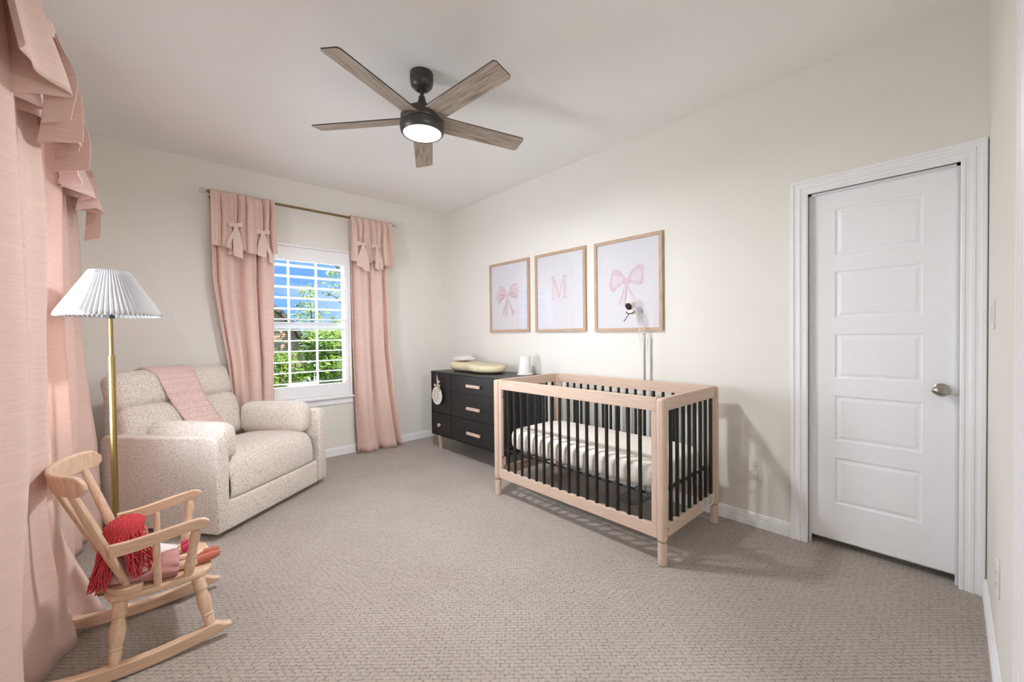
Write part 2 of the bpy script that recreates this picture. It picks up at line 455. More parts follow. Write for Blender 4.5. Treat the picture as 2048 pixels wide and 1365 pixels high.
# door with five raised panels
door = structure(thing('door_1', None, None, (XR+.035, .267, 0)))
bm = B(); x0 = XR+.033
y0, y1, zb, zt = DY0+.004, DY1-.004, .045, DZ-.006
ya, yb = .096, .444
rows = [(.255, .515), (.612, .866), (.966, 1.214), (1.307, 1.566), (1.66, 1.915)]
def quad(pts): bm.faces.new([bm.verts.new(p) for p in pts])
zs = [zb]
for a, b in rows: zs += [a, b]
zs.append(zt)
quad([(x0, y0, zb), (x0, ya, zb), (x0, ya, zt), (x0, y0, zt)]); quad([(x0, yb, zb), (x0, y1, zb), (x0, y1, zt), (x0, yb, zt)])
for i in range(0, len(zs), 2): quad([(x0, ya, zs[i]), (x0, yb, zs[i]), (x0, yb, zs[i+1]), (x0, ya, zs[i+1])])
STP = [(0, 0), (.004, .006), (.012, .0065), (.020, .004), (.028, .0015)]
for a, b in rows:
    loops = [[(x0+d, ya+o, a+o), (x0+d, yb-o, a+o), (x0+d, yb-o, b-o), (x0+d, ya+o, b-o)] for o, d in STP]
    for l1, l2 in zip(loops, loops[1:]):
        for k in range(4): quad([l1[k], l1[(k+1) % 4], l2[(k+1) % 4], l2[k]])
    quad(loops[-1])
bmesh.ops.remove_doubles(bm, verts=bm.verts, dist=1e-5)
quad([(x0+.035, y0, zb), (x0+.035, y1, zb), (x0+.035, y1, zt), (x0+.035, y0, zt)])
for (ya_, yb_, za_, zb_) in ((y0, y0, zb, zt), (y1, y1, zb, zt)):
    quad([(x0, ya_, za_), (x0+.035, ya_, za_), (x0+.035, yb_, zb_), (x0, yb_, zb_)])
for z in (zb, zt): quad([(x0, y0, z), (x0+.035, y0, z), (x0+.035, y1, z), (x0, y1, z)])
bmesh.ops.remove_doubles(bm, verts=bm.verts, dist=1e-5)
obj('door_slab', bm, M['door'], door, smooth=False, world=True)
mt = Matrix.Translation((x0, .031, .937)) @ Matrix.Rotation(-PI/2, 4, 'Y')
bm = B(); lathe(bm, [(.001, 0), (.032, 0), (.032, .004), (.026, .008), (.012, .01), (.011, .03)], 28, mt)
kn = obj('knob_rosette', bm, M['nickel'], door, world=True)
bm = B(); lathe(bm, [(.010, .03), (.016, .034), (.0255, .042), (.028, .05), (.027, .058), (.02, .066), (.008, .0695), (.001, .07)], 28, mt @ Matrix.Diagonal((.85, 1.2, 1, 1)))
obj('door_knob', bm, M['nickel'], door, world=True)

# ------------------------------------------------------------------ windows with plantation shutters
def window(name, mp, a0, a1, loc):
    w = structure(thing(name, None, None, loc))
    K = dict(parent=w, world=True, smooth=False)
    def bxs(bm, A0, A1, b0, b1, z0, z1):
        ps = [mp(a, b, z) for a in (A0, A1) for b in (b0, b1) for z in (z0, z1)]
        vs = [bm.verts.new(p) for p in ps]
        for q in ((0, 1, 3, 2), (4, 6, 7, 5), (0, 4, 5, 1), (2, 3, 7, 6), (0, 2, 6, 4), (1, 5, 7, 3)): bm.faces.new([vs[i] for i in q])
    # shutter hanging frame (b>0 towards the room)
    bm = B(); g = .022
    bxs(bm, a0, a0+g, -.03, .03, WZ0, WZ1); bxs(bm, a1-g, a1, -.03, .03, WZ0, WZ1)
    bxs(bm, a0+g, a1-g, -.03, .03, WZ1-g, WZ1); bxs(bm, a0+g, a1-g, -.03, .03, WZ0, WZ0+.012)
    obj('shutter_frame', bm, M['shutter'], bevel=.003, **K)
    bm = B(); p = g+.002; st = .036; zt_, zb_ = 1.968, .752
    bxs(bm, a0+p, a0+p+st, -.014, .014, WZ0+.014, WZ1-g-.002); bxs(bm, a1-p-st, a1-p, -.014, .014, WZ0+.014, WZ1-g-.002)
    bxs(bm, a0+p+st, a1-p-st, -.014, .014, zt_, WZ1-g-.002); bxs(bm, a0+p+st, a1-p-st, -.014, .014, WZ0+.014, zb_)
    sp = obj('shutter_panel', bm, M['shutter'], bevel=.002, **K)
    n = 12
    for k in range(n):
        zc = 1.921-k*.1037; bm = B(); tl = math.radians(3)
        A0, A1 = a0+p+st+.001, a1-p-st-.001; prof = []
        for i in range(12):
            t = 2*PI*i/12; bb, zz = .054*math.cos(t), .0055*math.sin(t)
            prof.append((bb*math.cos(tl)-zz*math.sin(tl), bb*math.sin(tl)+zz*math.cos(tl)))
        L = [bm.verts.new(mp(A0, bb, zc+zz)) for bb, zz in prof]; R = [bm.verts.new(mp(A1, bb, zc+zz)) for bb, zz in prof]
        for i in range(12): bm.faces.new((L[i], L[(i+1) % 12], R[(i+1) % 12], R[i]))
        bm.faces.new(L[::-1]); bm.faces.new(R)
        obj('louver', bm, M['shutter'], sp, world=True)
    # vinyl sash behind the shutter
    bm = B(); d0, d1 = -.13, -.085
    bxs(bm, a0+.001, a0+.045, d0, d1, WZ0+.03, WZ1-.001); bxs(bm, a1-.045, a1-.001, d0, d1, WZ0+.03, WZ1-.001)
    bxs(bm, a0+.045, a1-.045, d0, d1, WZ1-.05, WZ1-.001); bxs(bm, a0+.045, a1-.045, d0, d1, WZ0+.03, WZ0+.08)
    bxs(bm, a0+.045, a1-.045, d0-.01, d1+.012, 1.315, 1.38)
    sash = obj('sash', bm, M['vinyl'], bevel=.002, **K)
    wdt = (a1-a0-.09)/3
    for k in (1, 2):
        for z0, z1 in ((WZ0+.08, 1.315), (1.38, WZ1-.05)):
            bm = B(); a = a0+.045+wdt*k; bxs(bm, a-.009, a+.009, -.118, -.10, z0, z1); obj('muntin', bm, M['vinyl'], sash, world=True, smooth=False)
    bm = B(); bxs(bm, a0+.04, a1-.04, -.112, -.107, WZ0+.06, WZ1-.04); obj('pane', bm, M['glass'], sash, world=True, smooth=False)
    bm = B(); bxs(bm, a0+.001, a1-.001, -.149, 0, WZ0+.0005, WZ0+.03); bxs(bm, a0-.03, a1+.03, .0005, .045, WZ0-.022, WZ0); obj('sill', bm, M['trim'], bevel=.004, **K)
    bm = B(); bxs(bm, a0-.015, a1+.015, .0005, .014, WZ0-.085, WZ0-.022); obj('apron', bm, M['trim'], bevel=.003, **K)
    return w
mpB = lambda a, b, z: Vector((a, YB-b, z))
mpL = lambda a, b, z: Vector((XL+b, a, z))
window('window_1', mpB, WX0, WX1, ((WX0+WX1)/2, YB, WZ0))
window('window_2', mpL, VY0, VY1, (XL, (VY0+VY1)/2, WZ0))

# ------------------------------------------------------------------ curtains
ROD_B, ROD_Z = .10, 2.46
def rod(name, mp, a0, a1, label):
    t = thing(name, label, 'curtain rod', mp((a0+a1)/2, ROD_B, ROD_Z))
    bm = B(); tube(bm, [mp(a0, ROD_B, ROD_Z), mp(a1, ROD_B, ROD_Z)], .011, 14); obj('rod_tube', bm, M['rodm'], t, world=True)
    for a, s in ((a0, -1), (a1, 1)):
        bm = B(); tube(bm, [mp(a+s*d, ROD_B, ROD_Z) for d in (-.002, .008, .012, .02)], [.015, .015, .009, .009], 14)
        c = obj('finial_collar', bm, M['rodm'], t, world=True)
        bm = B(); bmesh.ops.create_uvsphere(bm, u_segments=20, v_segments=12, radius=.027, matrix=Matrix.Translation(mp(a+s*.044, ROD_B, ROD_Z)))
        obj('finial_ball', bm, M['crystal'], t, world=True, label='clear glass ball finial')
        bm = B(); tube(bm, [mp(a-s*.03, 0.0005, ROD_Z-.02), mp(a-s*.03, .012, ROD_Z-.02)], .022, 14)
        tube(bm, [mp(a-s*.03, .012, ROD_Z-.02), mp(a-s*.03, ROD_B, ROD_Z-.02), mp(a-s*.03, ROD_B, ROD_Z-.012)], .006, 8)
        obj('bracket', bm, M['rodm'], t, world=True)
    return t

def fold(u, nf, ph, sharp=.0):
    x = 2*PI*nf*u+ph
    y = x+.7*math.sin(x*.37+ph)
    return 1.9*abs(math.cos(y/2))**.5-1.35 + .22*math.sin(2.3*x+1.7*ph)

def bow(mp, par, a, b, z, w=.036, loop=.046, tails=((-.05, .17, .024), (.012, .26, .028)), seed=1, twist=0):
    """one fabric tie: knot, two small loops and two hanging tails"""
    rnd = random.Random(seed)
    bm = B(); 
    c = mp(a, b+.012, z); ca = mp(a+.001, b+.012, z)-c; ca = ca.normalized(); cb = (mp(a, b+.013, z)-c).normalized(); up = Vector((0, 0, 1))
    rbox(bm, (.026, .026, .03), .011, Matrix(((ca.x, cb.x, 0, c.x), (ca.y, cb.y, 0, c.y), (0, 0, 1, c.z), (0, 0, 0, 1))), n=5)
    k = obj('tie_knot', bm, M['ribbon'], par, world=True)
    bm = B()
    for s in (-1, 1):
        P = []; W = []
        for i in range(11):
            t = i/10; ang = PI*t
            P.append(c + ca*s*(.006+loop*math.sin(ang)) + cb*(.012*math.cos(ang)) + up*(.004*math.sin(ang)*s))
            W.append((up*1+ca*s*.2)*(w*.35+w*.3*math.sin(ang)))
        ribbon(bm, P, W)
    obj('tie_loop', bm, M['ribbon'], k, world=True)
    for (da, ln, hw) in tails:
        bm = B(); P = []; W = []
        for i in range(9):
            t = i/8
            P.append(c + ca*(da*sm(t*1.1)) + cb*(.012+.012*math.sin(t*3)) - up*(ln*t))
            W.append((ca*math.cos(twist*min(1, t*2.5)) + cb*(math.sin(twist*min(1, t*2.5))+.15*math.sin(3*t+da*40)))*(hw*(.42+.58*sm(t*1.6))) - up*(.010*t))
        ribbon(bm, P, W); obj('tie_tail', bm, M['ribbon'], par, world=True)
    bm = B(); P = []; W = []       # strap pulling the gathers together
    for i in range(9):
        t = i/8*2-1
        P.append(c + ca*(t*.062) + cb*(.006-.03*t*t) + up*(.008*t)); W.append(up*.013)
    ribbon(bm, P, W); obj('tie_strap', bm, M['ribbon'], par, world=True)

def panel(name, label, mp, lo, hi, left, right, nf, ph, ties, val_bottom, depth, amp, group, zbot=.004, vamp=1.0, vflare=0.0, bul=None, vn=1.35):
    """drape + valance hung over the rod. left/right: [(z, a)] silhouettes; depth: [(z, b)]"""
    mid = (lo+hi)/2
    t = thing(name, label, 'curtain', mp(mid, ROD_B, 0), group=group)
    lz, la = zip(*sorted(left)); rz, ra = zip(*sorted(right)); dz, db = zip(*sorted(depth)); az, aa = zip(*sorted(amp))
    rnd = random.Random(int(ph*100)); wob = [rnd.uniform(-1, 1) for _ in range(8)]
    ztop = ROD_Z+.012
    def D(u, v):
        z = ztop-(ztop-zbot)*v
        A = ip(az, aa, z); lft, rgt = ip(lz, la, z), ip(rz, ra, z)
        uu = u + .012*math.sin(7*u+3*v+wob[0])*min(1, v*3)
        a = lft+(rgt-lft)*uu
        b = ip(dz, db, z) + A*fold(u, nf, ph+.5*v*wob[1]) + .006*math.sin(9*v+6*u+wob[2])
        if bul: b += ip(*zip(*sorted(bul)), z)*max(0, (u-.45)/.55)**1.5
        a += .35*A*math.cos(2*PI*nf*u+ph)*min(1, 5*u*(1-u))
        return mp(a, max(.012, b), z + (.018*math.sin(5*u*PI+wob[3]) if v > .995 else 0)*0)
    bm = B(); grid(bm, D, 96, 46); obj('drape', bm, M['linen'], t, world=True, solid=.0022, ang=80)
    # valance
    vx, vz = zip(*val_bottom); W = hi-lo
    def V(u, v):
        zb = ip(vx, vz, u); z = (ROD_Z+.016)-((ROD_Z+.016)-zb)*v
        pin = 0; shift = 0
        for (ta, tz) in ties:
            ut = (ta-lo)/W; dv = (z-tz)/.14; k = math.exp(-((u-ut)/.13)**2)*math.exp(-dv*dv)
            pin += k; shift += (ut-u)*k*.55
        A = .026*vamp*(1+.9*sm(v))*(1-.5*pin)
        uf = u
        flat = sm((u-.0)/.22) if vflat == 'lo' else sm((1-u)/.22)
        fo = fold(u*(1), nf*vn, ph+1.1+.4*v)*flat
        a = lo + W*(u+shift*min(1, 8*u*(1-u))) + .4*A*math.cos(2*PI*nf*vn*u+ph+1.1)*flat*min(1, 6*u*(1-u))
        b = ROD_B + .022 + .012*sm(v*4) + vflare*v + A*fo*sm(v*3+.35) + .018*v - .012*pin
        return mp(a, b, z)
    vflat = 'lo' if ties and (sum(x for x, _ in ties)/len(ties) > mid) else 'hi'
    bm = B(); grid(bm, V, 150, 20); vo = obj('valance', bm, M['linen'], t, world=True, solid=.0022, ang=80)
    # top fold over the rod
    bm = B()
    def T(u, v):
        ang = PI*v; A = .008*fold(u, nf*vn, ph+1.1)
        return mp(lo+W*u, ROD_B+(.022+A*(1 if v > .5 else .6))*-math.cos(ang)*1.0, ROD_Z+.010+.014*math.sin(ang))
    grid(bm, T, 60, 6); obj('rod_pocket', bm, M['linen'], t, world=True, solid=.002, ang=80)
    return t

rod('curtain_rod', mpB, .455, 2.085, 'antique brass curtain rod on the back wall over the shuttered window')
g = 'pink linen curtain panels'
p1 = panel('curtain', 'pink linen curtain with tied valance left of the back window, behind the recliner', mpB, .46, .935,
      [(2.48, .46), (1.72, .465), (1.34, .51), (1.0, .56), (0, .62)], [(2.48, .935), (1.39, .91), (0, .905)], 3.1, .6,
      [(.625, 2.19), (.83, 2.165)], [(0, 2.005), (.2, 2.0), (.27, 1.93), (.45, 1.985), (.6, 1.96), (.72, 1.99), (1, 1.985)],
      [(2.48, .095), (1.2, .095), (.6, .06), (0, .055)], [(2.48, .012), (2.0, .042), (1.0, .046), (.6, .024), (0, .02)], g, vn=2.5, vamp=1.25)
bow(mpB, p1, .625, .165, 2.195, tails=((-.055, .21, .012), (.012, .275, .034)), seed=1)
bow(mpB, p1, .825, .165, 2.165, tails=((-.012, .22, .034), (.06, .27, .018)), seed=2)
p2 = panel('curtain', 'pink linen curtain with tied valance right of the back window, touching the carpet', mpB, 1.625, 2.085,
      [(2.48, 1.625), (1.1, 1.63), (.35, 1.64), (0, 1.66)], [(2.48, 2.085), (1.9, 2.03), (1.08, 2.045), (.5, 2.09), (0, 2.16)], 2.3, 2.0,
      [(1.72, 2.19), (1.88, 2.19)], [(0, 2.02), (.15, 1.98), (.3, 1.99), (.5, 2.035), (.62, 2.04), (.75, 1.99), (1, 2.0)],
      [(2.48, .095), (1.2, .10), (0, .125)], [(2.48, .010), (2.0, .040), (.6, .055), (0, .062)], g, vn=3.0, vamp=1.25)
bow(mpB, p2, 1.72, .165, 2.19, tails=((-.035, .24, .03), (.03, .275, .038)), seed=3)
bow(mpB, p2, 1.875, .155, 2.19, tails=((.0, .245, .022), (.05, .24, .018)), seed=4)

rod('curtain_rod', mpL, 1.70, 3.68, 'antique brass curtain rod on the left wall above the nearest pink curtain')
p3 = panel('curtain', 'large pink linen curtain nearest the camera, behind the rocking chair', mpL, 1.74, 2.46,
      [(2.48, 1.74), (1.2, 1.70), (0, 1.62)], [(2.48, 2.46), (.6, 2.45), (.3, 2.5), (0, 2.58)], 2.6, 1.0,
      [(2.02, 2.2), (2.34, 2.2)], [(0, 2.06), (.2, 2.02), (.35, 1.97), (.5, 2.03), (.7, 1.97), (1, 2.03)],
      [(2.48, .10), (1.6, .115), (.8, .11), (.3, .10), (0, .10)], [(2.48, .014), (2.0, .06), (.8, .062), (.3, .05), (0, .045)], g, vflare=.045, vamp=2.0,
      bul=[(2.46, 0), (2.0, .01), (.6, .015), (.4, .045), (.2, .11), (0, .165)])
bow(mpL, p3, 2.02, .205, 2.24, w=.036, loop=.05, tails=((-.05, .30, .04), (.03, .34, .05)), seed=5, twist=-1.25)
bow(mpL, p3, 2.36, .20, 2.22, w=.036, loop=.05, tails=((-.04, .27, .04), (.045, .31, .05)), seed=6, twist=-1.1)
p4 = panel('curtain', 'pink linen curtain at the far end of the left wall, behind the floor lamp', mpL, 2.9, 3.66,
      [(2.48, 2.9), (1.2, 2.9), (0, 2.98)], [(2.48, 3.66), (1.2, 3.66), (0, 3.66)], 2.6, 3.1,
      [(3.2, 2.2), (3.5, 2.2)], [(0, 2.04), (.3, 1.98), (.5, 2.03), (.7, 1.98), (1, 2.03)],
      [(2.48, .10), (1.2, .105), (0, .11)], [(2.48, .012), (2.0, .045), (0, .045)], g, vflare=.06, vamp=1.6,
      bul=[(2.46, 0), (1.8, .03), (1.35, .03), (.6, .085), (0, .095)])
bow(mpL, p4, 3.2, .19, 2.22, w=.034, loop=.045, tails=((-.05, .24, .03), (.03, .27, .04)), seed=7, twist=-1.2)
bow(mpL, p4, 3.5, .19, 2.2, w=.034, loop=.045, tails=((-.03, .28, .03), (.05, .36, .035)), seed=8, twist=-1.0)

# ------------------------------------------------------------------ ceiling fan
fx, fy = 1.23, 2.08
fan = thing('ceiling_fan', 'five-blade ceiling fan with weathered wood blades and lit round light', 'ceiling fan', (fx, fy, ZC))
T0 = Matrix.Translation((0, 0, 0))
def L(name, prof, mat, n=40, par=fan, label=None):
    bm = B(); lathe(bm, [(r, z-ZC) for r, z in prof], n); return obj(name, bm, mat, par, ang=40, label=label)
L('canopy', [(.001, ZC-.0005), (.066, ZC-.0005), (.067, ZC-.036), (.0625, ZC-.039), (.0615, ZC-.045), (.0655, ZC-.049), (.065, ZC-.056), (.06, ZC-.072), (.045, ZC-.088), (.03, ZC-.094), (.026, ZC-.090), (.001, ZC-.090)], M['bronze'])
L('downrod', [(.001, 2.66), (.0115, 2.66), (.0115, 2.56), (.001, 2.56)], M['bronze'], 20)
L('motor_housing', [(.001, 2.612), (.018, 2.612), (.020, 2.60), (.024, 2.585), (.036, 2.562), (.056, 2.548), (.085, 2.535), (.112, 2.518), (.122, 2.50), (.124, 2.462), (.121, 2.458), (.001, 2.458)], M['bronze'])
lk = L('light_kit', [(.001, 2.456), (.118, 2.456), (.125, 2.453), (.127, 2.43), (.122, 2.408), (.114, 2.399), (.110, 2.399), (.108, 2.405), (.001, 2.405)], M['bronze'])
L('light_diffuser', [(.001, 2.4045), (.107, 2.4045), (.107, 2.401), (.09, 2.396), (.05, 2.392), (.001, 2.391)], emit('fan_light_glow', 'fff4ec', 2.5), 40, label='glowing round white light')
a0, RR, BW, PT = math.radians(-13.47), .654, .122, math.radians(13.77)
blm = None
for k in range(5):
    a = a0+k*2*PI/5
    if blm is None:
        bm = B(); r0 = .075
        poly = [(r0, -BW*.40), (r0+.04, -BW/2), (RR-.012, -BW/2), (RR, -BW/2+.012), (RR, BW/2-.012), (RR-.012, BW/2), (r0+.04, BW/2), (r0, BW*.40)]
        prism(bm, poly, -.003, .003, lambda x, y, d: Vector((x, y, d)))
        o = obj('blade', bm, M['blade'], fan, smooth=False); blm = o.data
        o.data.materials.append(M['bladeedge'])
        for p in o.data.polygons:
            if p.normal.z > -.5: p.material_index = 1
    else:
        o = bpy.data.objects.new('blade', blm); COL.objects.link(o); o.parent = fan
    o.matrix_local = Matrix.Translation((0, 0, 2.481-ZC)) @ Matrix.Rotation(a, 4, 'Z') @ Matrix.Rotation(-PT, 4, 'X')
    bm = B(); box(bm, .05, .14, -.02, .02, .0032, .007)
    br = obj('blade_bracket', bm, M['bronze'], o, smooth=False)

# ------------------------------------------------------------------ crib
CX0, CX1, CY0, CY1, CT = 2.02, 2.715, 1.033, 2.365, .888
crib = thing('crib', 'natural wood crib with black slats standing along the right wall', 'crib', ((CX0+CX1)/2, (CY0+CY1)/2, 0))
K = dict(parent=crib, world=True)
PR = .0235
for x in (CX0, CX1):
    for y in (CY0, CY1):
        bm = B(); lathe(bm, [(.001, .002), (PR-.003, .002), (PR, .006), (PR, .122), (.001, .122)], 24, Matrix.Translation((x, y, 0)))
        ft = obj('leg', bm, M['bz'], **K)
        bm = B(); bmesh.ops.create_cube(bm, size=1, matrix=Matrix.Translation((x, y, (CT+.1235)/2)) @ Matrix.Diagonal((PR*2, PR*2, CT-.1235, 1)))
        obj('corner_post', bm, M['bz'], bevel=.016, seg=4, **K)
T = .012
def rail(nm, x0, x1, y0, y1, z0, z1, m, bev=.003): 
    bm = B(); box(bm, x0, x1, y0, y1, z0, z1); return obj(nm, bm, M[m], bevel=bev, smooth=False, **K)
for x in (CX0, CX1):
    rail('top_rail', x-T, x+T, CY0+PR, CY1-PR, CT-.072, CT, 'by'); rail('bottom_rail', x-T, x+T, CY0+PR, CY1-PR, .137, .208, 'by')
    for y0, y1 in ((CY0+PR, CY0+PR+.032), (CY1-PR-.032, CY1-PR)): rail('stile', x-T, x+T, y0, y1, .2085, CT-.0725, 'bz')
for y in (CY0, CY1):
    rail('top_rail', CX0+PR, CX1-PR, y-T, y+T, CT-.072, CT, 'bx'); rail('bottom_rail', CX0+PR, CX1-PR, y-T, y+T, .137, .208, 'bx')
    for x0, x1 in ((CX0+PR, CX0+PR+.022), (CX1-PR-.022, CX1-PR)): rail('stile', x0, x1, y-T, y+T, .2085, CT-.0725, 'bz')
sm_ = None
def slat(x, y):
    global sm_
    if sm_ is None:
        bm = B(); lathe(bm, [(.0104, .207), (.0104, CT-.071)], 12); o = obj('slat', bm, M['slat'], crib, ang=60); sm_ = o.data
    else:
        o = bpy.data.objects.new('slat', sm_); COL.objects.link(o); o.parent = crib
    o.location = (x-(CX0+CX1)/2, y-(CY0+CY1)/2, 0)
for x in (CX0, CX1):
    for k in range(16): slat(x, 2.243-k*.0722)
for y in (CY0, CY1):
    for k in range(8): slat(2.117+k*.0768, y)
for (x, y, z) in ((CX0, CY1-PR-.033, .76), (CX0, CY1-PR-.033, .30), (CX1-PR-.0235, CY0, .74), (CX1-PR-.0235, CY0, .30)):
    bm = B()
    if x == CX0: tube(bm, [(x, y+.0004, z), (x, y-.004, z)], .006, 10)
    else: tube(bm, [(x+.001, y, z), (x-.003, y, z)], .006, 10)
    obj('bolt', bm, M['steel'], **K)
for z in (.155, .195):
    bm = B(); mt = Matrix.Translation((CX0+PR*.72, CY0-PR*.72, z)) @ Matrix.Rotation(PI/2, 4, 'Y') @ Matrix.Rotation(0, 4, 'Z')
    tube(bm, [(CX0+.019, CY0-PR+.002, z), (CX0+.019, CY0-PR-.0012, z)], .0055, 12); obj('bolt', bm, M['sock'], label='small wooden bolt cap', **K)
bm = B()
for y in (CY0+.045, CY1-.045): tube(bm, [(CX0+.02, y, .352), (CX1-.02, y, .352)], .008, 8)
for x in (CX0+.022, CX1-.022): tube(bm, [(x, CY0+.045, .352), (x, CY1-.045, .352)], .008, 8)
for k in range(1, 9): tube(bm, [(CX0+.022, CY0+.045+k*.138, .352), (CX1-.022, CY0+.045+k*.138, .352)], .003, 6)
for k in range(1, 4): tube(bm, [(CX0+.022+k*.16, CY0+.045, .352), (CX0+.022+k*.16, CY1-.045, .352)], .003, 6)
obj('mattress_support', bm, M['black'], label='black metal mattress spring frame', **K)
bm = B(); y = CY0-T; box(bm, 2.50, 2.665, y-.0009, y-.0001, .146, .2045)
lb = obj('warning_label', bm, M['label'], smooth=False, label='white paper warning label', **K)
bm = B(); y -= .001
for x0 in (2.508, 2.588):
    box(bm, x0, x0+.068, y-.0003, y, .196, .202)
    for r in range(7):
        z = .19-r*.0055; xx = x0
        rr = random.Random(r+int(x0*1000))
        while xx < x0+.062:
            w = rr.uniform(.003, .009); box(bm, xx, min(xx+w, x0+.066), y-.0003, y, z-.0014, z+.0012); xx += w+.002
obj('label_print', bm, M['greyink'], lb, world=True, smooth=False)

# mattress with a fitted sheet
mat_ = thing('crib_mattress', 'crib mattress in a white fitted sheet lying inside the crib', 'mattress', ((CX0+CX1)/2, (CY0+CY1)/2, .361))
bm = B(); x0, x1, y0, y1 = CX0+.036, CX1-.036, CY0+.045, CY1-.03
hx, hy = (x1-x0)/2, (y1-y0)/2
def mring(z, ins, n=240):
    R_ = .12; out = []
    for k in range(n):
        a = 2*PI*k/n; c, s = math.cos(a), math.sin(a)
        # superellipse outline
        e = .28; px = math.copysign(abs(c)**e, c)*(hx-ins); py = math.copysign(abs(s)**e, s)*(hy-ins)
        out.append((px, py))
    return out
prof = [(.0, .03), (.012, .006), (.03, 0), (.06, 0), (.095, .001), (.12, .008), (.133, .022), (.139, .045)]
rings = []
for z, ins in prof:
    ring = []
    for i, (px, py) in enumerate(mring(z, ins)):
        wr = math.sin(py*2*PI/.072+math.sin(py*9)*1.2)*math.exp(-((z-.10)/.035)**2)*.0032
        sg = 1 if px > 0 else -1
        ring.append(bm.verts.new((px+sg*wr, py, z+wr*.6)))
    rings.append(ring)
n = len(rings[0])
for a, b in zip(rings, rings[1:]):
    for k in range(n): bm.faces.new((a[k], a[(k+1) % n], b[(k+1) % n], b[k]))
bm.faces.new(rings[0][::-1])
inn = rings[-1]
for sc, dz in ((.8, .002), (.5, .003), (.2, .003)):
    nr = [bm.verts.new((v.co.x*sc/( .8 if 0 else 1), v.co.y*sc, .139+dz)) for v in rings[-1]]
    for k in range(n): bm.faces.new((inn[k], inn[(k+1) % n], nr[(k+1) % n], nr[k]))
    inn = nr
bm.faces.new(inn)
obj('fitted_sheet', bm, M['sheet'], mat_, ang=60)

# ------------------------------------------------------------------ dresser
dr = thing('dresser', 'black six-drawer dresser on pale wood legs beyond the crib', 'dresser', (2.57, 3.23, 0))
K = dict(parent=dr, world=True)
bm = B(); box(bm, 2.352, 2.805, 2.632, 3.828, .168, .832); obj('carcass', bm, M['blackwood'], smooth=False, bevel=.002, **K)
bm = B(); box(bm, 2.328, 2.81, 2.628, 3.832, .832, .85); obj('dresser_top', bm, M['blackwood'], smooth=False, bevel=.002, **K)
bm = B()
box(bm, 2.330, 2.352, 2.630, 2.644, .168, .832); box(bm, 2.330, 2.352, 3.816, 3.830, .168, .832); box(bm, 2.330, 2.352, 2.644, 3.816, .168, .180); box(bm, 2.330, 2.352, 2.644, 3.816, .652, .664)
obj('front_frame', bm, M['blackwood'], smooth=False, **K)
for (y0, y1, big) in ((3.477, 3.814, 0), (2.646, 3.470, 1)):
    for (z0, z1, zh) in ((.666, .829, .742), (.414, .650, .525), (.182, .408, .285)):
        bm = B(); box(bm, 2.333, 2.3515, y0, y1, z0, z1); d = obj('drawer', bm, M['blackwood'], smooth=False, bevel=.0015, **K)
        if big:
            yc = 3.072; bm = B(); box(bm, 2.310, 2.322, yc-.103, yc+.103, zh-.014, zh+.014)
            for s in (-1, 1): box(bm, 2.322, 2.333, yc+s*.085-.008, yc+s*.085+.008, zh-.008, zh+.008)
            obj('bar_handle', bm, M['by'], d, world=True, smooth=False, bevel=.002)
        else:
            bm = B(); lathe(bm, [(.001, .0), (.009, .0), (.009, .012), (.019, .016), (.0205, .021), (.019, .026), (.001, .027)], 20, Matrix.Translation((2.333, 3.665, zh)) @ Matrix.Rotation(-PI/2, 4, 'Y'))
            obj('knob', bm, M['by'], d, world=True)
for x in (2.40, 2.75):
    for y in (2.70, 3.765):
        bm = B(); lathe(bm, [(.001, .001), (.0155, .001), (.0165, .01), (.02, .07), (.024, .11), (.031, .14), (.034, .155), (.034, .1675), (.001, .1675)], 20, Matrix.Translation((x, y, 0)))
        obj('leg', bm, M['bz'], **K)

# hanging round name sign on the upper small drawer knob
hs = thing('hanging_sign', 'round cream ornament hanging by a ribbon from the top left dresser knob', 'ornament', (2.30, 3.675, .60))
K = dict(parent=hs, world=True)
def disc(nm, m, x, y, z, ry, rz, th, par=None, n=40):
    bm = B(); prism(bm, [(ry*math.cos(2*PI*k/n), rz*math.sin(2*PI*k/n)) for k in range(n)], 0, th, lambda a, b, d: Vector((x-d, y-a, z+b)))
    return obj(nm, bm, M[m], par or hs, world=True, smooth=False, bevel=.0015)
dd = disc('round_plaque', 'offwhite', 2.306, 3.675, .597, .094, .094, .007)
bm = B(); rnd = random.Random(3)
def stroke(pts, r=.0016): tube(bm, [(2.2984, 3.675-a, .597+b) for a, b in pts], r, 6)
stroke([(-.045, .06), (-.05, .02), (-.042, -.02), (-.035, -.055)], .003); stroke([(-.02, .065), (0, .03), (.022, -.005), (.03, -.04)], .002)
stroke([(-.02, .065), (-.03, .03), (-.025, -.01), (-.01, -.045), (.03, -.04)], .002); stroke([(0, .03), (.015, .045), (.03, .02), (.022, -.005)]); stroke([(-.04, -.05), (-.02, -.06), (0, -.05), (.02, -.056)])
stroke([(-.025, -.01), (0, -.012), (.018, -.02)]); stroke([(.035, .03), (.045, -.01), (.03, -.04)])
obj('grey_line_drawing', bm, M['greyink'], dd, world=True)
bm = B()
for a, b in ((.035, .075), (.048, .066), (.058, .058)): bmesh.ops.create_uvsphere(bm, u_segments=10, v_segments=6, radius=.011, matrix=Matrix.Translation((2.297, 3.675-a, .597+b)) @ Matrix.Diagonal((.35, 1, 1, 1)))
obj('leaf_sprig', bm, M['sage'], dd, world=True)
bm = B()
for s in (-1, 1):
    P = []; Wd = []
    for i in range(9):
        t = i/8; P.append((2.299, 3.667+s*(.008+.05*math.sin(PI*t)), .705-.03*t+.02*math.sin(PI*t))); Wd.append((0, .002*s, .007))
    ribbon(bm, P, Wd)
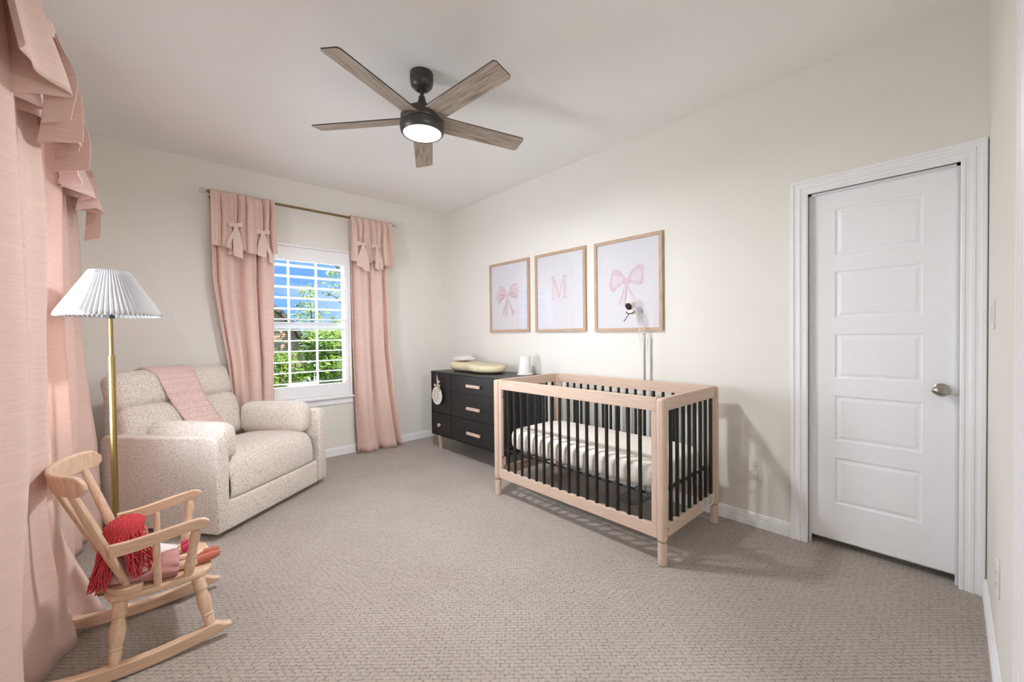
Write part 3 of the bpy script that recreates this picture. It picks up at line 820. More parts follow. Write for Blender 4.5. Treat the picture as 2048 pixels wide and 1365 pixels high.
ribbon(bm, [(2.303, 3.667, .69), (2.301, 3.66, .72), (2.303, 3.665, .756), (2.312, 3.685, .80), (2.3265, 3.72, .822)], [(0, .007, 0), (0, .009, .0), (0, .012, 0), (0, .007, .005), (0, .005, .007)])
obj('hanging_ribbon', bm, M['ribbon'], hs, world=True)

# changing pad
cp = thing('changing_pad', 'cream peanut-shaped baby changing pad lying on the black dresser', 'changing pad', (2.585, 3.345, .8505))
bm = B(); Lh = .385
def half(t):   # half width of the peanut outline, t in -1..1 (+1 = far left end)
    c = max(0, 1-abs(t)**3.2)**.5
    return c*(.172 - .040*math.exp(-((t-.08)/.30)**2) + .02*math.exp(-((t+.5)/.35)**2))
nv, nu = 56, 36
def PADF(u, v):
    t = -1+2*v; t = math.copysign(abs(t)**.8, t); w = half(t); a = 2*PI*u
    ht = .055+.008*t
    cx_, sz_ = math.cos(a), math.sin(a)
    x = w*math.copysign(abs(cx_)**.75, cx_); zz = math.copysign(abs(sz_)**.7, sz_)
    e = (max(0, 1-abs(t)**5))**.5
    z = ht + ht*zz*(.35+.65*e)
    if sz_ > 0: z -= .026*max(0, 1-(x/max(w, 1e-4))**2)**1.2*max(0, 1-t**4)   # dished top
    return Vector((x, t*Lh, max(.0, z)))
grid(bm, PADF, nu, nv); bmesh.ops.remove_doubles(bm, verts=bm.verts, dist=1e-4)
obj('pad_body', bm, M['cream'], cp, ang=80)
bm = B(); mt = Matrix.Translation((-.134, -.235, .05)) @ Matrix.Rotation(math.radians(-22), 4, 'Z') @ Matrix.Rotation(-PI/2, 4, 'Y')
lathe(bm, [(.001, 0), (.013, 0), (.013, .035), (.001, .035)], 20, mt @ Matrix.Diagonal((1.2, 1, 1, 1))); obj('strap_hole', bm, M['dark'], cp, label='dark oval strap hole')
fc = thing('folded_cloth', 'small folded white cloth lying on the left end of the changing pad', 'cloth', (2.60, 3.60, .976))
bm = B(); rbox(bm, (.19, .17, .022), .010, puff=(0, 0, .008), n=8); obj('cloth_fold', bm, M['wcot'], fc)
bm = B(); rbox(bm, (.17, .12, .012), .006, Matrix.Translation((.005, .015, .020)), puff=(0, 0, .006), n=8); obj('cloth_top_fold', bm, M['wcot'], fc)

# white noise machine
wn = thing('sound_machine', 'white cone-shaped sound machine standing on the right end of the dresser', 'sound machine', (2.69, 2.74, .8505))
bm = B(); lathe(bm, [(.001, 0), (.074, 0), (.078, .004), (.078, .009), (.074, .013), (.001, .013)], 36); obj('round_base', bm, M['white'], wn)
bm = B(); lathe(bm, [(.001, .0135), (.064, .0135), (.0645, .02), (.052, .165), (.049, .174), (.040, .178), (.001, .178)], 36); obj('body', bm, M['white'], wn)

# ------------------------------------------------------------------ framed prints
def framed(yc, zc, wd, ht, label, art):
    t = thing('picture_frame', label, 'picture', (XR, yc, zc), group='bow and letter prints above the crib')
    K = dict(parent=t, world=True, smooth=False)
    fw, dp = .026, .024; h, v = wd/2, ht/2
    for nm, (a0, a1, b0, b1), mt in (('frame_side', (-h, -h+fw, -v, v), 'oak'), ('frame_side', (h-fw, h, -v, v), 'oak'), ('frame_rail', (-h+fw, h-fw, v-fw, v), 'oakh'), ('frame_rail', (-h+fw, h-fw, -v, -v+fw), 'oakh')):
        bm = B(); box(bm, XR-dp, XR-.0005, yc+a0, yc+a1, zc+b0, zc+b1); obj(nm, bm, M[mt], bevel=.0012, **K)
    bm = B(); box(bm, XR-.012, XR-.008, yc-h+fw-.001, yc+h-fw+.001, zc-v+fw-.001, zc+v-fw+.001); pp = obj('print_sheet', bm, M['paper'], **K)
    layer = [0]
    def shape(nm, m, poly):
        layer[0] += 1; x = XR-.0121-.00012*layer[0]
        bm = B(); prism(bm, [(a, b) for a, b in poly], 0, .0001, lambda a, b, d: Vector((x-d, yc-a, zc+b)))
        obj(nm, bm, M[m], pp, world=True, smooth=False)
    art(shape)
    bm = B(); box(bm, XR-.0185, XR-.0165, yc-h+fw-.001, yc+h-fw+.001, zc-v+fw-.001, zc+v-fw+.001); obj('glazing', bm, M['glazing'], **K)
def crv(pts, n=6):
    """closed Catmull-Rom through pts"""
    o = []; m = len(pts)
    for i in range(m):
        p0, p1, p2, p3 = [Vector(pts[(i+k-1) % m]) for k in range(4)]
        for j in range(n):
            t = j/n; o.append(tuple(.5*((2*p1)+(-p0+p2)*t+(2*p0-5*p1+4*p2-p3)*t*t+(-p0+3*p1-3*p2+p3)*t**3)))
    return o
def line(pts, w, n=6):
    """thin brush line as an outline polygon"""
    P = [Vector(p) for p in pts]; q = []
    for i in range(len(P)-1):
        p0, p1, p2, p3 = P[max(i-1, 0)], P[i], P[i+1], P[min(i+2, len(P)-1)]
        for j in range(n):
            t = j/n; q.append(.5*((2*p1)+(-p0+p2)*t+(2*p0-5*p1+4*p2-p3)*t*t+(-p0+3*p1-3*p2+p3)*t**3))
    q.append(P[-1]); l, r = [], []
    for i, p in enumerate(q):
        d = (q[min(i+1, len(q)-1)]-q[max(i-1, 0)]).normalized(); nn = Vector((-d.y, d.x)); k = w*(.4+.6*math.sin(PI*(i+.5)/len(q)))
        l.append(tuple(p+nn*k)); r.append(tuple(p-nn*k))
    return l+r[::-1]
def bow_art(ox, oy, s, big):
    fill, mid, ln = ('pinkart', 'pinkart3', 'pinkart2') if big else ('pinkart3', 'pinkart', 'mauvart')
    def tr(pts): return [(ox+a*s, oy+b*s) for a, b in pts]
    def art(shape):
        LT = [(-.01, .02), (-.05, .07), (-.10, .10), (-.145, .085), (-.15, .04), (-.16, -.02), (-.155, -.05), (-.13, -.085), (-.10, -.065), (-.05, -.03)]
        RT = [(.01, .02), (.04, .07), (.09, .115), (.14, .12), (.16, .09), (.15, .03), (.145, -.03), (.11, -.045), (.06, -.03), (.03, -.012)]
        shape('ribbon_tail', mid, crv(tr([(-.005, -.01), (-.03, -.07), (-.05, -.13), (-.08, -.20), (-.045, -.195), (-.015, -.215), (-.015, -.14), (.0, -.07)])))
        shape('ribbon_tail', mid, crv(tr([(.005, -.01), (.03, -.07), (.07, -.14), (.14, -.175), (.10, -.185), (.085, -.21), (.05, -.15), (.012, -.07)])))
        shape('bow_loop', fill, crv(tr(LT))); shape('bow_loop', fill, crv(tr(RT)))
        shape('inner_fold', mid, crv(tr([(-.03, .015), (-.07, .05), (-.12, .05), (-.14, .0), (-.12, -.05), (-.07, -.02)]))); shape('inner_fold', mid, crv(tr([(.03, .02), (.07, .06), (.12, .075), (.135, .02), (.10, -.02), (.06, -.01)])))
        w = .0022*s if big else .0032*s
        for q in ([(-.02, .01), (-.06, .055), (-.10, .07), (-.14, .055)], [(-.15, .04), (-.16, -.02), (-.13, -.085)], [(-.13, -.085), (-.09, -.035), (-.03, -.01)], [(.02, .015), (.06, .08), (.10, .105), (.155, .10)], [(.15, .05), (.145, -.02), (.11, -.045)], [(.03, -.005), (.08, -.015), (.14, -.02)],
                  [(-.01, .02), (-.05, .07), (-.10, .10), (-.145, .085)], [(.005, -.03), (.03, -.08), (.07, -.15), (.085, -.21)], [(-.012, -.03), (-.03, -.09), (-.06, -.16), (-.08, -.20)], [(0, -.03), (.0, -.09), (-.012, -.15), (-.015, -.21)]):
            shape('ink_line', ln, line(tr(q), w))
        shape('bow_knot', 'pinkart', crv(tr([(-.022, .012), (0, .024), (.022, .014), (.022, -.018), (0, -.026), (-.022, -.016)])))
        if not big:
            for q in ([(-.02, 0), (-.08, .012), (-.13, .0)], [(.02, 0), (.07, .02), (.13, -.01)], [(-.02, -.01), (-.07, -.02), (-.12, -.05)]): shape('ink_line', 'mauvart', line(tr(q), .004*s))
        else:
            shape('knot_shadow', ln, line(tr([(-.028, .005), (-.024, -.015), (-.012, -.03)]), .004*s)); shape('knot_shadow', ln, line(tr([(.026, .012), (.028, -.01), (.018, -.028)]), .004*s))
    return art
def letter_art(shape):
    y = .135; hh = .195; w = .19; x0 = -.094
    b = y-hh*0; T_, B_ = .135, -.058
    shape('letter_m_stem', 'pinkart', [(x0+.006, B_), (x0+.024, B_), (x0+.024, T_), (x0+.006, T_)])
    shape('letter_m_stem', 'pinkart', [(x0+w-.050, B_), (x0+w-.014, B_), (x0+w-.014, T_), (x0+w-.050, T_)])
    shape('letter_m_diagonal', 'pinkart', [(x0+.006, T_), (x0+.040, T_), (x0+.100, B_+.02), (x0+.088, B_), (x0+.080, B_)])
    shape('letter_m_diagonal', 'pinkart2', [(x0+.085, B_), (x0+.091, B_), (x0+w-.046, T_), (x0+w-.052, T_)])
    for a0_, a1_ in ((x0-.012, x0+.04), (x0+w-.055, x0+w+.008)): shape('letter_m_serif', 'pinkart2', [(a0_, T_), (a1_, T_), (a1_, T_+.005), (a0_, T_+.005)])
    for a0_, a1_ in ((x0-.012, x0+.044), (x0+w-.07, x0+w+.008)): shape('letter_m_serif', 'pinkart2', [(a0_, B_-.005), (a1_, B_-.005), (a1_, B_), (a0_, B_)])
    shape('letter_highlight', 'pinkart3', [(x0+w-.028, B_), (x0+w-.02, B_), (x0+w-.02, T_), (x0+w-.028, T_)])
framed(3.124, 1.627, .606, .733, 'oak framed print of a small mauve bow, leftmost of three above the dresser', bow_art(-.02, .015, 1.02, False))
framed(2.435, 1.624, .602, .738, 'oak framed print of a pink letter M, middle of the three', letter_art)
framed(1.740, 1.618, .604, .738, 'oak framed print of a large pink bow, rightmost, behind the baby monitor', bow_art(.0, .03, .96, True))

# ------------------------------------------------------------------ baby monitor on its floor stand
bmn = thing('baby_monitor', 'white baby monitor camera on a slim floor stand behind the crib', 'baby monitor', (2.79, 1.562, 0))
K = dict(parent=bmn, world=True)
bm = B()
def rr(x0, x1, y0, y1, r, n=6):
    o = []
    for cx, cy, a in ((x1-r, y1-r, 0), (x0+r, y1-r, PI/2), (x0+r, y0+r, PI), (x1-r, y0+r, 3*PI/2)):
        for k in range(n+1): o.append((cx+r*math.cos(a+PI/2*k/n), cy+r*math.sin(a+PI/2*k/n)))
    return o
prism(bm, rr(2.575, 2.825, 1.515, 1.695, .03), .002, .010, lambda a, b, d: Vector((a, b, d))); obj('base_plate', bm, M['plate'], smooth=False, label='grey rounded metal base plate on the carpet', **K)
bm = B(); tube(bm, [(2.79, 1.562, .010), (2.79, 1.562, 1.222)], .0105, 16); obj('pole', bm, M['grey'], label='light grey metal pole', **K)
bm = B(); tube(bm, [(2.79, 1.562, 1.2225), (2.79, 1.562, 1.228)], .0112, 16); obj('pole_collar', bm, M['dark'], label='dark collar at the pole top', **K)
hc = Vector((2.755, 1.655, 1.445)); ld = Vector((-.72, .05, -.30)).normalized()
bm = B(); tube(bm, [(2.79, 1.562, 1.228), (2.792, 1.566, 1.29), (2.788, 1.585, 1.36), (2.775, 1.615, 1.415), tuple(hc-ld*.02+Vector((0, -.012, -.005)))], .0022, 8); obj('flexible_arm', bm, M['grey'], **K)
q = ld.to_track_quat('Z', 'Y').to_matrix().to_4x4()
bm = B(); lathe(bm, [(.001, -.036), (.016, -.035), (.027, -.026), (.0315, -.01), (.031, .012), (.029, .024), (.001, .024)], 28, Matrix.Translation(hc) @ q); hd = obj('camera_head', bm, M['offwhite'], **K)
bm = B(); lathe(bm, [(.001, .0245), (.0275, .0245), (.0275, .0265), (.024, .027), (.001, .0275)], 28, Matrix.Translation(hc) @ q); ln_ = obj('lens_face', bm, M['dark'], hd, world=True, label='dark round lens face')
bm = B(); lathe(bm, [(.006, .0276), (.011, .0276), (.011, .0284), (.006, .0284)], 20, Matrix.Translation(hc) @ q, cap=False); obj('lens_ring', bm, M['black'], ln_, world=True)
bk = hc+Vector((-.002, -.012, -.062))
bm = B(); rbox(bm, (.05, .046, .034), .014, Matrix.Translation(bk+Vector((.01, 0, .010))), n=5); obj('mount_collar', bm, M['offwhite'], **K)
bm = B(); tube(bm, [bk+Vector((-.02, .034, .012)), bk+Vector((-.03, .02, .0)), bk+Vector((-.03, 0, -.003)), bk+Vector((-.028, -.02, .0)), bk+Vector((-.02, -.032, .010))], .004, 8)
tube(bm, [bk+Vector((-.03, .004, -.003)), bk+Vector((-.035, .03, -.04)), bk+Vector((-.037, .045, -.062))], .003, 8); obj('clip_arm', bm, M['black'], label='black clip with a thin stem', **K)
bm = B(); pl = bk+Vector((.0, -.032, -.012))
tube(bm, [pl, pl+Vector((0, -.004, -.018)), pl+Vector((0, -.006, -.036))], [.008, .009, .005], 10)
tube(bm, [pl+Vector((0, -.006, -.034)), pl+Vector((.004, -.025, -.09)), (2.785, 1.597, 1.20), (2.787, 1.592, 1.13), (2.786, 1.583, 1.098), (2.785, 1.572, 1.095), (2.783, 1.566, 1.13), (2.779, 1.575, 1.19), (2.777, 1.574, 1.225), (2.778, 1.564, 1.245), (2.779, 1.553, 1.24), (2.778, 1.556, 1.20), (2.776, 1.56, 1.10), (2.776, 1.563, .8), (2.776, 1.562, .4), (2.776, 1.56, .05)], .0026, 8)
obj('camera_cable', bm, M['white'], label='thin white cable looped down the pole', **K)

# ------------------------------------------------------------------ outlets, switch, charger
def plate(name, label, cat, mp, a, z, kind, loc):
    t = thing(name, label, cat, loc); 
    bm = B(); prism(bm, rr(a-.036, a+.036, z-.059, z+.059, .006, 3), .0004, .006, lambda p, q_, d: mp(p, d, q_)); obj('cover_plate', bm, M['white'], t, world=True, smooth=False, bevel=.0015)
    if kind == 'outlet':
        for s in (-1, 1):
            bm = B(); prism(bm, rr(a-.017, a+.017, z+s*.020-.0145, z+s*.020+.0145, .012, 5), .0062, .008, lambda p, q_, d: mp(p, d, q_)); sk = obj('socket', bm, M['white'], t, world=True, smooth=False)
            bm = B()
            for dx in (-.006, .006): prism(bm, [(a+dx-.001, z+s*.02-.004), (a+dx+.001, z+s*.02-.004), (a+dx+.001, z+s*.02+.004), (a+dx-.001, z+s*.02+.004)], .0081, .0084, lambda p, q_, d: mp(p, d, q_))
            obj('socket_slots', bm, M['dark'], sk, world=True, smooth=False)
    else:
        bm = B(); prism(bm, rr(a-.016, a+.016, z-.033, z+.033, .003, 2), .0062, .010, lambda p, q_, d: mp(p, d, q_)); obj('rocker', bm, M['white'], t, world=True, smooth=False)
    return t
plate('wall_outlet', 'white double wall outlet between the crib and the door casing', 'outlet', mpR, .838, .362, 'outlet', (XR, .838, .362))
plate('wall_outlet', 'white double wall outlet low on the wall right of the door', 'outlet', mpF, 2.16, .372, 'outlet', (2.16, YF, .372))
plate('light_switch', 'white light switch plate on the wall right of the door', 'light switch', mpF, 2.47, 1.29, 'switch', (2.47, YF, 1.29))
ch = thing('usb_charger', 'small white plug charger in the lower socket right of the crib', 'charger', (XR-.02, .838, .342))
bm = B(); rbox(bm, (.036, .034, .032), .009, Matrix.Translation((XR-.0085-.018, .838, .341)), n=6); obj('charger_body', bm, M['offwhite'], ch, world=True)
bm = B(); tube(bm, [(XR-.045, .838, .337), (XR-.055, .845, .327), (XR-.050, .875, .288), (XR-.04, .93, .245), (XR-.035, 1.0, .215), (XR-.033, 1.07, .205), (XR-.035, 1.2, .21), (XR-.04, 1.4, .10), (XR-.05, 1.53, .03)], .0023, 8)
obj('charger_cord', bm, M['white'], ch, world=True, label='thin white cord running behind the crib')
bm = B(); tube(bm, [(2.80, 1.05, .004), (2.765, 1.035, .004), (2.745, 1.07, .004), (2.74, 1.12, .004), (2.77, 1.20, .004), (2.81, 1.27, .004)], .0023, 8); obj('charger_cord', bm, M['white'], ch, world=True, label='cord loop lying on the carpet under the crib end')

# ------------------------------------------------------------------ recliner
rec = thing('recliner', 'cream boucle recliner armchair in the corner between the two curtains', 'armchair', (.30, 3.03, 0), math.atan2(.594, .804))
def cush(nm, size, r, mtx, puff=(0, 0, 0), n=14, par=rec):
    bm = B(); rbox(bm, size, r, mtx, puff, n); return obj(nm, bm, M['boucle'], par, ang=80)
Tm, Rx, Ry, Rz = Matrix.Translation, (lambda d: Matrix.Rotation(math.radians(d), 4, 'X')), (lambda d: Matrix.Rotation(math.radians(d), 4, 'Y')), (lambda d: Matrix.Rotation(math.radians(d), 4, 'Z'))
def arm(s):
    # side profile in (v, z), extruded in u
    prof = [(-.045, .035), (-.055, .06), (-.055, .58), (-.045, .61), (-.02, .627), (.03, .632), (.35, .618), (.70-.2*(s>0), .612), (.80-.2*(s>0), .61), (.835-.2*(s>0), .59), (.845-.2*(s>0), .55), (.845-.2*(s>0), .06), (.83-.2*(s>0), .035)]
    u0, u1 = (0, .085) if s < 0 else (.935, 1.02)
    bm = B(); prism(bm, prof, u0, u1, lambda a, b, d: Vector((d, a, b)))
    return obj('arm', bm, M['boucle'], rec, bevel=.022, seg=4, ang=80)
for s in (-1, 1): arm(s)
cush('arm_pad', (.135, .60, .235), .060, Tm((.128, .275, .568)) @ Ry(-4) @ Rx(-1), (.012, .01, .012))
cush('arm_pad', (.135, .60, .245), .060, Tm((.897, .33, .568)) @ Ry(4) @ Rx(-1), (.012, .01, .012))
bm = B(); prof = [(.02, .205), (-.028, .209), (-.036, .225), (-.038, .30), (-.030, .37), (-.01, .43), (.03, .468), (.09, .487), (.2, .492), (.4, .478), (.60, .46), (.60, .25), (.10, .205)]
def SEAT(u, v):
    p = prof[min(len(prof)-1, int(round(v*(len(prof)-1))))]
    x = 2*u-1; k = 1-abs(x)**6; pf = 1-.10*abs(x)**3
    return Vector((.09+.84*u, p[0]+.02*(1-k), .20+(p[1]-.20)*pf*(1 if k > .2 else .97)))
grid(bm, SEAT, 22, len(prof)-1); bmesh.ops.holes_fill(bm, edges=bm.edges, sides=0)
obj('seat_cushion', bm, M['boucle'], rec, ang=80, sub=1)
cush('footrest', (.848, .10, .180), .014, Tm((.51, .014, .118)) @ Rx(0), (0, .008, 0))
bm = B(); box(bm, .088, .932, .08, .80, .045, .24); obj('base_frame', bm, M['boucle'], rec, smooth=False, bevel=.01)
cush('lower_back', (.87, .17, .36), .065, Tm((.48, .735, .600)) @ Rx(-20), (0, .020, .0))
cush('headrest', (.885, .155, .265), .072, Tm((.475, .825, .872)) @ Rx(-16), (0, .022, .012))
cush('back_shell', (.85, .07, .80), .03, Tm((.475, .845, .52)) @ Rx(-2))

# throw blanket over the back
tb = thing('throw_blanket', 'pink waffle-knit throw draped over the back of the recliner', 'blanket', (.30, 3.03, 0), math.atan2(.594, .804))
prof = [(.920, .72), (.935, .85), (.935, .95), (.915, 1.005), (.87, 1.022), (.815, 1.01), (.766, .975), (.725, .90), (.70, .82), (.690, .775), (.672, .73), (.63, .66), (.585, .58), (.56, .51), (.535, .497)]
def BL(u, v):
    k = v*(len(prof)-1); i = min(len(prof)-2, int(k)); t = k-i
    a = Vector(prof[i]).lerp(Vector(prof[i+1]), t)
    c = ip([0, .3, .55, 1], [.40, .42, .455, .53], v); w = ip([0, .3, .6, 1], [.15, .15, .13, .125], v)
    return Vector((c+(2*u-1)*w+.006*math.sin(v*9), a.x-.004*math.sin(u*PI)-.010*abs(math.sin(u*PI*2.5+v*2))*.5, a.y+.003*math.sin(u*7)))
bm = B(); grid(bm, BL, 16, 56); obj('blanket_fabric', bm, M['blanket'], tb, solid=.014, ang=80)

# ------------------------------------------------------------------ floor lamp
lp = thing('floor_lamp', 'brass floor lamp with a white pleated shade beside the recliner', 'floor lamp', (-.103, 2.88, 0))
def LL(nm, prof, m, n=32, label=None, par=lp):
    bm = B(); lathe(bm, prof, n); return obj(nm, bm, M[m], par, label=label)
LL('base_disc', [(.001, .002), (.132, .002), (.135, .006), (.135, .018), (.131, .022), (.02, .026), (.001, .026)], 'brass', 40)
LL('lower_pole', [(.001, .026), (.0135, .026), (.0135, 1.144), (.0125, 1.147), (.001, 1.147)], 'brass', 20)
LL('upper_pole', [(.001, 1.147), (.0085, 1.147), (.0085, 1.335), (.001, 1.335)], 'brass', 20)
LL('socket', [(.001, 1.335), (.0165, 1.335), (.0165, 1.372), (.012, 1.376), (.001, 1.376)], 'black', 20)
bm = B()
for k in range(3):
    a = 2*PI*k/3+.3; tube(bm, [(.014*math.cos(a), .014*math.sin(a), 1.362), (.10*math.cos(a), .10*math.sin(a), 1.362), (.178*math.cos(a), .178*math.sin(a), 1.356)], .0022, 6)
obj('shade_carrier', bm, M['grey'], lp)
LL('bulb', [(.001, 1.377), (.012, 1.377), (.014, 1.39), (.028, 1.42), (.03, 1.44), (.022, 1.462), (.001, 1.472)], 'white', 20)
bm = B(); npl = 64
def SH(u, v):
    k = u*npl*2; r = ip([0, .03, .97, 1], [.193, .196, .077, .074], v)
    tri = 1-abs((k % 2)-1)*2
    r += tri*(.0055*(1-v)+.0026*v); a = 2*PI*u
    return Vector((r*math.cos(a), r*math.sin(a), 1.346+.228*v+(.0035*tri if v < .02 else 0)))
grid(bm, SH, npl*2, 10); bmesh.ops.remove_doubles(bm, verts=bm.verts, dist=1e-5)
obj('lamp_shade', bm, M['shade'], lp, ang=25, solid=.0012)

# ------------------------------------------------------------------ child's rocking chair (local x forward, y left, z up)
rc = thing('rocking_chair', 'small pale wooden child rocking chair in front of the nearest curtain', 'rocking chair', (.2695, 2.243, 0), math.radians(-1.5))
def V3(f_, s, z): return Vector((f_, s, z))
for s in (-1, 1):     # rockers
    bm = B(); n = 24; top, bot = [], []
    for i in range(n+1):
        t = i/n; x = 0-.60*t; d = x+.275
        z = .46*d*d+.002
        h = .046*min(1, (sm(t/.10)*.8+.2), (sm((1-t)/.10)*.8+.2))
        bot.append((x, z+.002)); top.append((x, z+.004+h))
    # near tip is rounded
    prism(bm, bot+top[::-1], s*.2115-.016, s*.2115+.016, lambda a, b, d: V3(a, d, b))
    obj('rocker', bm, M['pine'], rc, bevel=.006, seg=3)
def turned(nm, p, q, prof, m='pinez'):
    p, q = Vector(p), Vector(q); d = q-p; L_ = d.length
    bm = B(); lathe(bm, [(r, t*L_) for t, r in prof], 20, Matrix.Translation(p) @ d.to_track_quat('Z', 'Y').to_matrix().to_4x4()); return obj(nm, bm, M[m], rc)
LEG = [(0, .014), (.06, .016), (.2, .020), (.24, .017), (.26, .021), (.29, .017), (.34, .0195), (.42, .022), (.55, .0245), (.70, .019), (.74, .0175), (.76, .022), (.80, .023), (.85, .021), (.97, .022), (1, .022)]
for s in (-1, 1):
    turned('leg', (-.070, s*.2085, .056), (-.105, s*.152, .2455), LEG)
    turned('leg', (-.352, s*.2085, .045), (-.335, s*.140, .2455), LEG)
bm = B(); poly = []
for a, b in [(-.05, 0), (-.052, .08), (-.06, .13), (-.085, .158), (-.14, .168), (-.24, .170), (-.32, .166), (-.365, .14), (-.382, .08), (-.385, 0)]: poly.append((a, b))
poly = poly+[(a, -b) for a, b in poly[::-1][1:-1]]
prism(bm, poly, .246, .272, lambda a, b, d: V3(a, b, d)); obj('seat', bm, M['pine'], rc, bevel=.008, seg=3)
bm = B(); R0 = []      # raised collar at the rear of the seat
arc = []
for i in range(25):
    a = PI/2+PI*i/24; arc.append((math.cos(a), math.sin(a)))
ou = [(-.30+(-.0)+.088*min(0, c)/1, .172*s_) for c, s_ in arc]; 
ou = [(-.275, .172)]+ou+[(-.275, -.172)]; inn = [(a*1+.028*(1 if a < -.31 else .2), b*.80) for a, b in ou]
prism(bm, ou+inn[::-1], .2725, .294, lambda a, b, d: V3(a, b, d)); obj('rear_collar', bm, M['pine'], rc, bevel=.004)
# crest rail: bent board
bm = B(); N = 22; rows = []
CRH = .228
def crest(t):
    a = t*1.16; y = CRH*math.sin(a)/math.sin(1.16); x = -.505+.105*(1-math.cos(a))/(1-math.cos(1.16)); return x, y
for i in range(N+1):
    t = -1+2*i/N; x, y = crest(t); e = abs(t); h = .038*(1 if e < .86 else math.sqrt(max(.05, 1-((e-.86)/.14)**2*.93))); zc = .722
    tl = .18
    row = []
    nx, ny = -1, 0
    for dz, o in ((-h, .0), (h, 0), (h, .020), (-h, .020)):
        row.append(bm.verts.new(V3(x-o*math.cos(t*.9)-tl*dz*1.0, y+o*math.sin(t*.9), zc+dz)))
    rows.append(row)
for a, b in zip(rows, rows[1:]):
    for k in range(4): bm.faces.new((a[k], a[(k+1) % 4], b[(k+1) % 4], b[k]))
bm.faces.new(rows[0][::-1]); bm.faces.new(rows[-1])
obj('crest_rail', bm, M['pinez'], rc, bevel=.007, seg=3)
for t, w in ((-.72, .0185), (-.26, .015), (.26, .015), (.72, .0185)):
    x, y = crest(t); p = Vector((-.352+.045*abs(t), y*.62, .294)); q = Vector((x-.004, y*.97, .696))
    bm = B(); tube(bm, [p, p.lerp(q, .3), p.lerp(q, .7), q], [w*.95, w*1.15, w*1.02, w*.8], 14, sx=1.0, sy=.72); obj('back_post', bm, M['pinez'], rc)
for s in (-1, 1):
    # arm rest: board on edge that thickens to a rounded front
    bm = B(); N = 20; tp, bt = [], []
    for i in range(N+1):
        t = i/N; x = -.358+.292*t
        zt = .478+.030*sm((t-.05)/.95)-.012*math.sin(PI*t)*0; hh = .046-.008*t
        e = 1 if t < .86 else math.sqrt(max(0.02, 1-((t-.86)/.14)**2))
        mid = zt-hh/2; tp.append((x, mid+hh/2*e)); bt.append((x, mid-hh/2*e))
    y0 = .178; bm_ = bm
    prism(bm, bt+tp[::-1], -.011, .011, lambda a, b, d: V3(a, s*(.178+.026*(a+.358)/.292+d), b)); obj('arm_rest', bm, M['pine'], rc, bevel=.005, seg=3)
    turned('arm_post', (-.135, s*.150, .272), (-.110, s*.198, .462), [(0, .016), (.2, .0185), (.27, .019), (.3, .016), (.34, .018), (.42, .0185), (.47, .0145), (.5, .017), (.56, .017), (.6, .014), (.72, .0175), (.9, .018), (1, .013)])
    bm = B(); tube(bm, [(-.228, s*.158, .272), (-.230, s*.186, .447)], [.0125, .0115], 12); obj('arm_spindle', bm, M['pinez'], rc)

# ------------------------------------------------------------------ rag dolls on the rocking chair seat
dl = thing('rag_doll', 'red-haired rag doll in a mauve dress sitting on the rocking chair', 'doll', (.2695, 2.243, 0), math.radians(-1.5))
def skin(name, V, Ed, rad, mat, par, sub=2, root=0):
    me = bpy.data.meshes.new(name); me.from_pydata([Vector(v) for v in V], Ed, []); me.update()
    o = bpy.data.objects.new(name, me); COL.objects.link(o); o.parent = par
    md = o.modifiers.new('skin', 'SKIN'); md.use_smooth_shade = True
    sv = me.skin_vertices[0].data
    for i, r in enumerate(rad): sv[i].radius = (r, r) if not isinstance(r, tuple) else r; sv[i].use_root = (i == root)
    o.modifiers.new('sub', 'SUBSURF').levels = sub; o.modifiers['sub'].render_levels = sub
    me.materials.append(mat); return o
hx_, hy_, hz_ = -.318, -.045, .448
skin('body', [(-.325, -.05, .308), (-.328, -.05, .35), (-.326, -.048, .385), (hx_, hy_, .42), (hx_+.004, hy_, .455), (hx_+.002, hy_, .475),
     (-.28, -.085, .298), (-.19, -.092, .292), (-.10, -.088, .290), (-.06, -.088, .292), (-.28, -.025, .298), (-.19, -.035, .296), (-.11, -.040, .294), (-.065, -.042, .296),
     (-.315, -.095, .372), (-.275, -.112, .33), (-.225, -.105, .318), (-.315, .0, .372), (-.27, .018, .335), (-.225, .01, .322)],
     [(0, 1), (1, 2), (2, 3), (3, 4), (4, 5), (0, 6), (6, 7), (7, 8), (8, 9), (0, 10), (10, 11), (11, 12), (12, 13), (2, 14), (14, 15), (15, 16), (2, 17), (17, 18), (18, 19)],
     [.045, .04, .03, .045, .058, .045, .024, .019, .017, .016, .024, .019, .017, .016, .016, .014, .012, .016, .014, .012], M['skin'], dl)
for i, y in enumerate((-.088, -.041)):
    bm = B(); tube(bm, [(-.103, y, .291), (-.075, y-.001, .293), (-.045, y-.002, .297), (-.028, y-.003, .299), (-.024, y-.003, .299)], [.0165, .0175, .0165, .012, .004], 14); obj('felt_shoe', bm, M['sock'], dl, label='rust felt shoe')
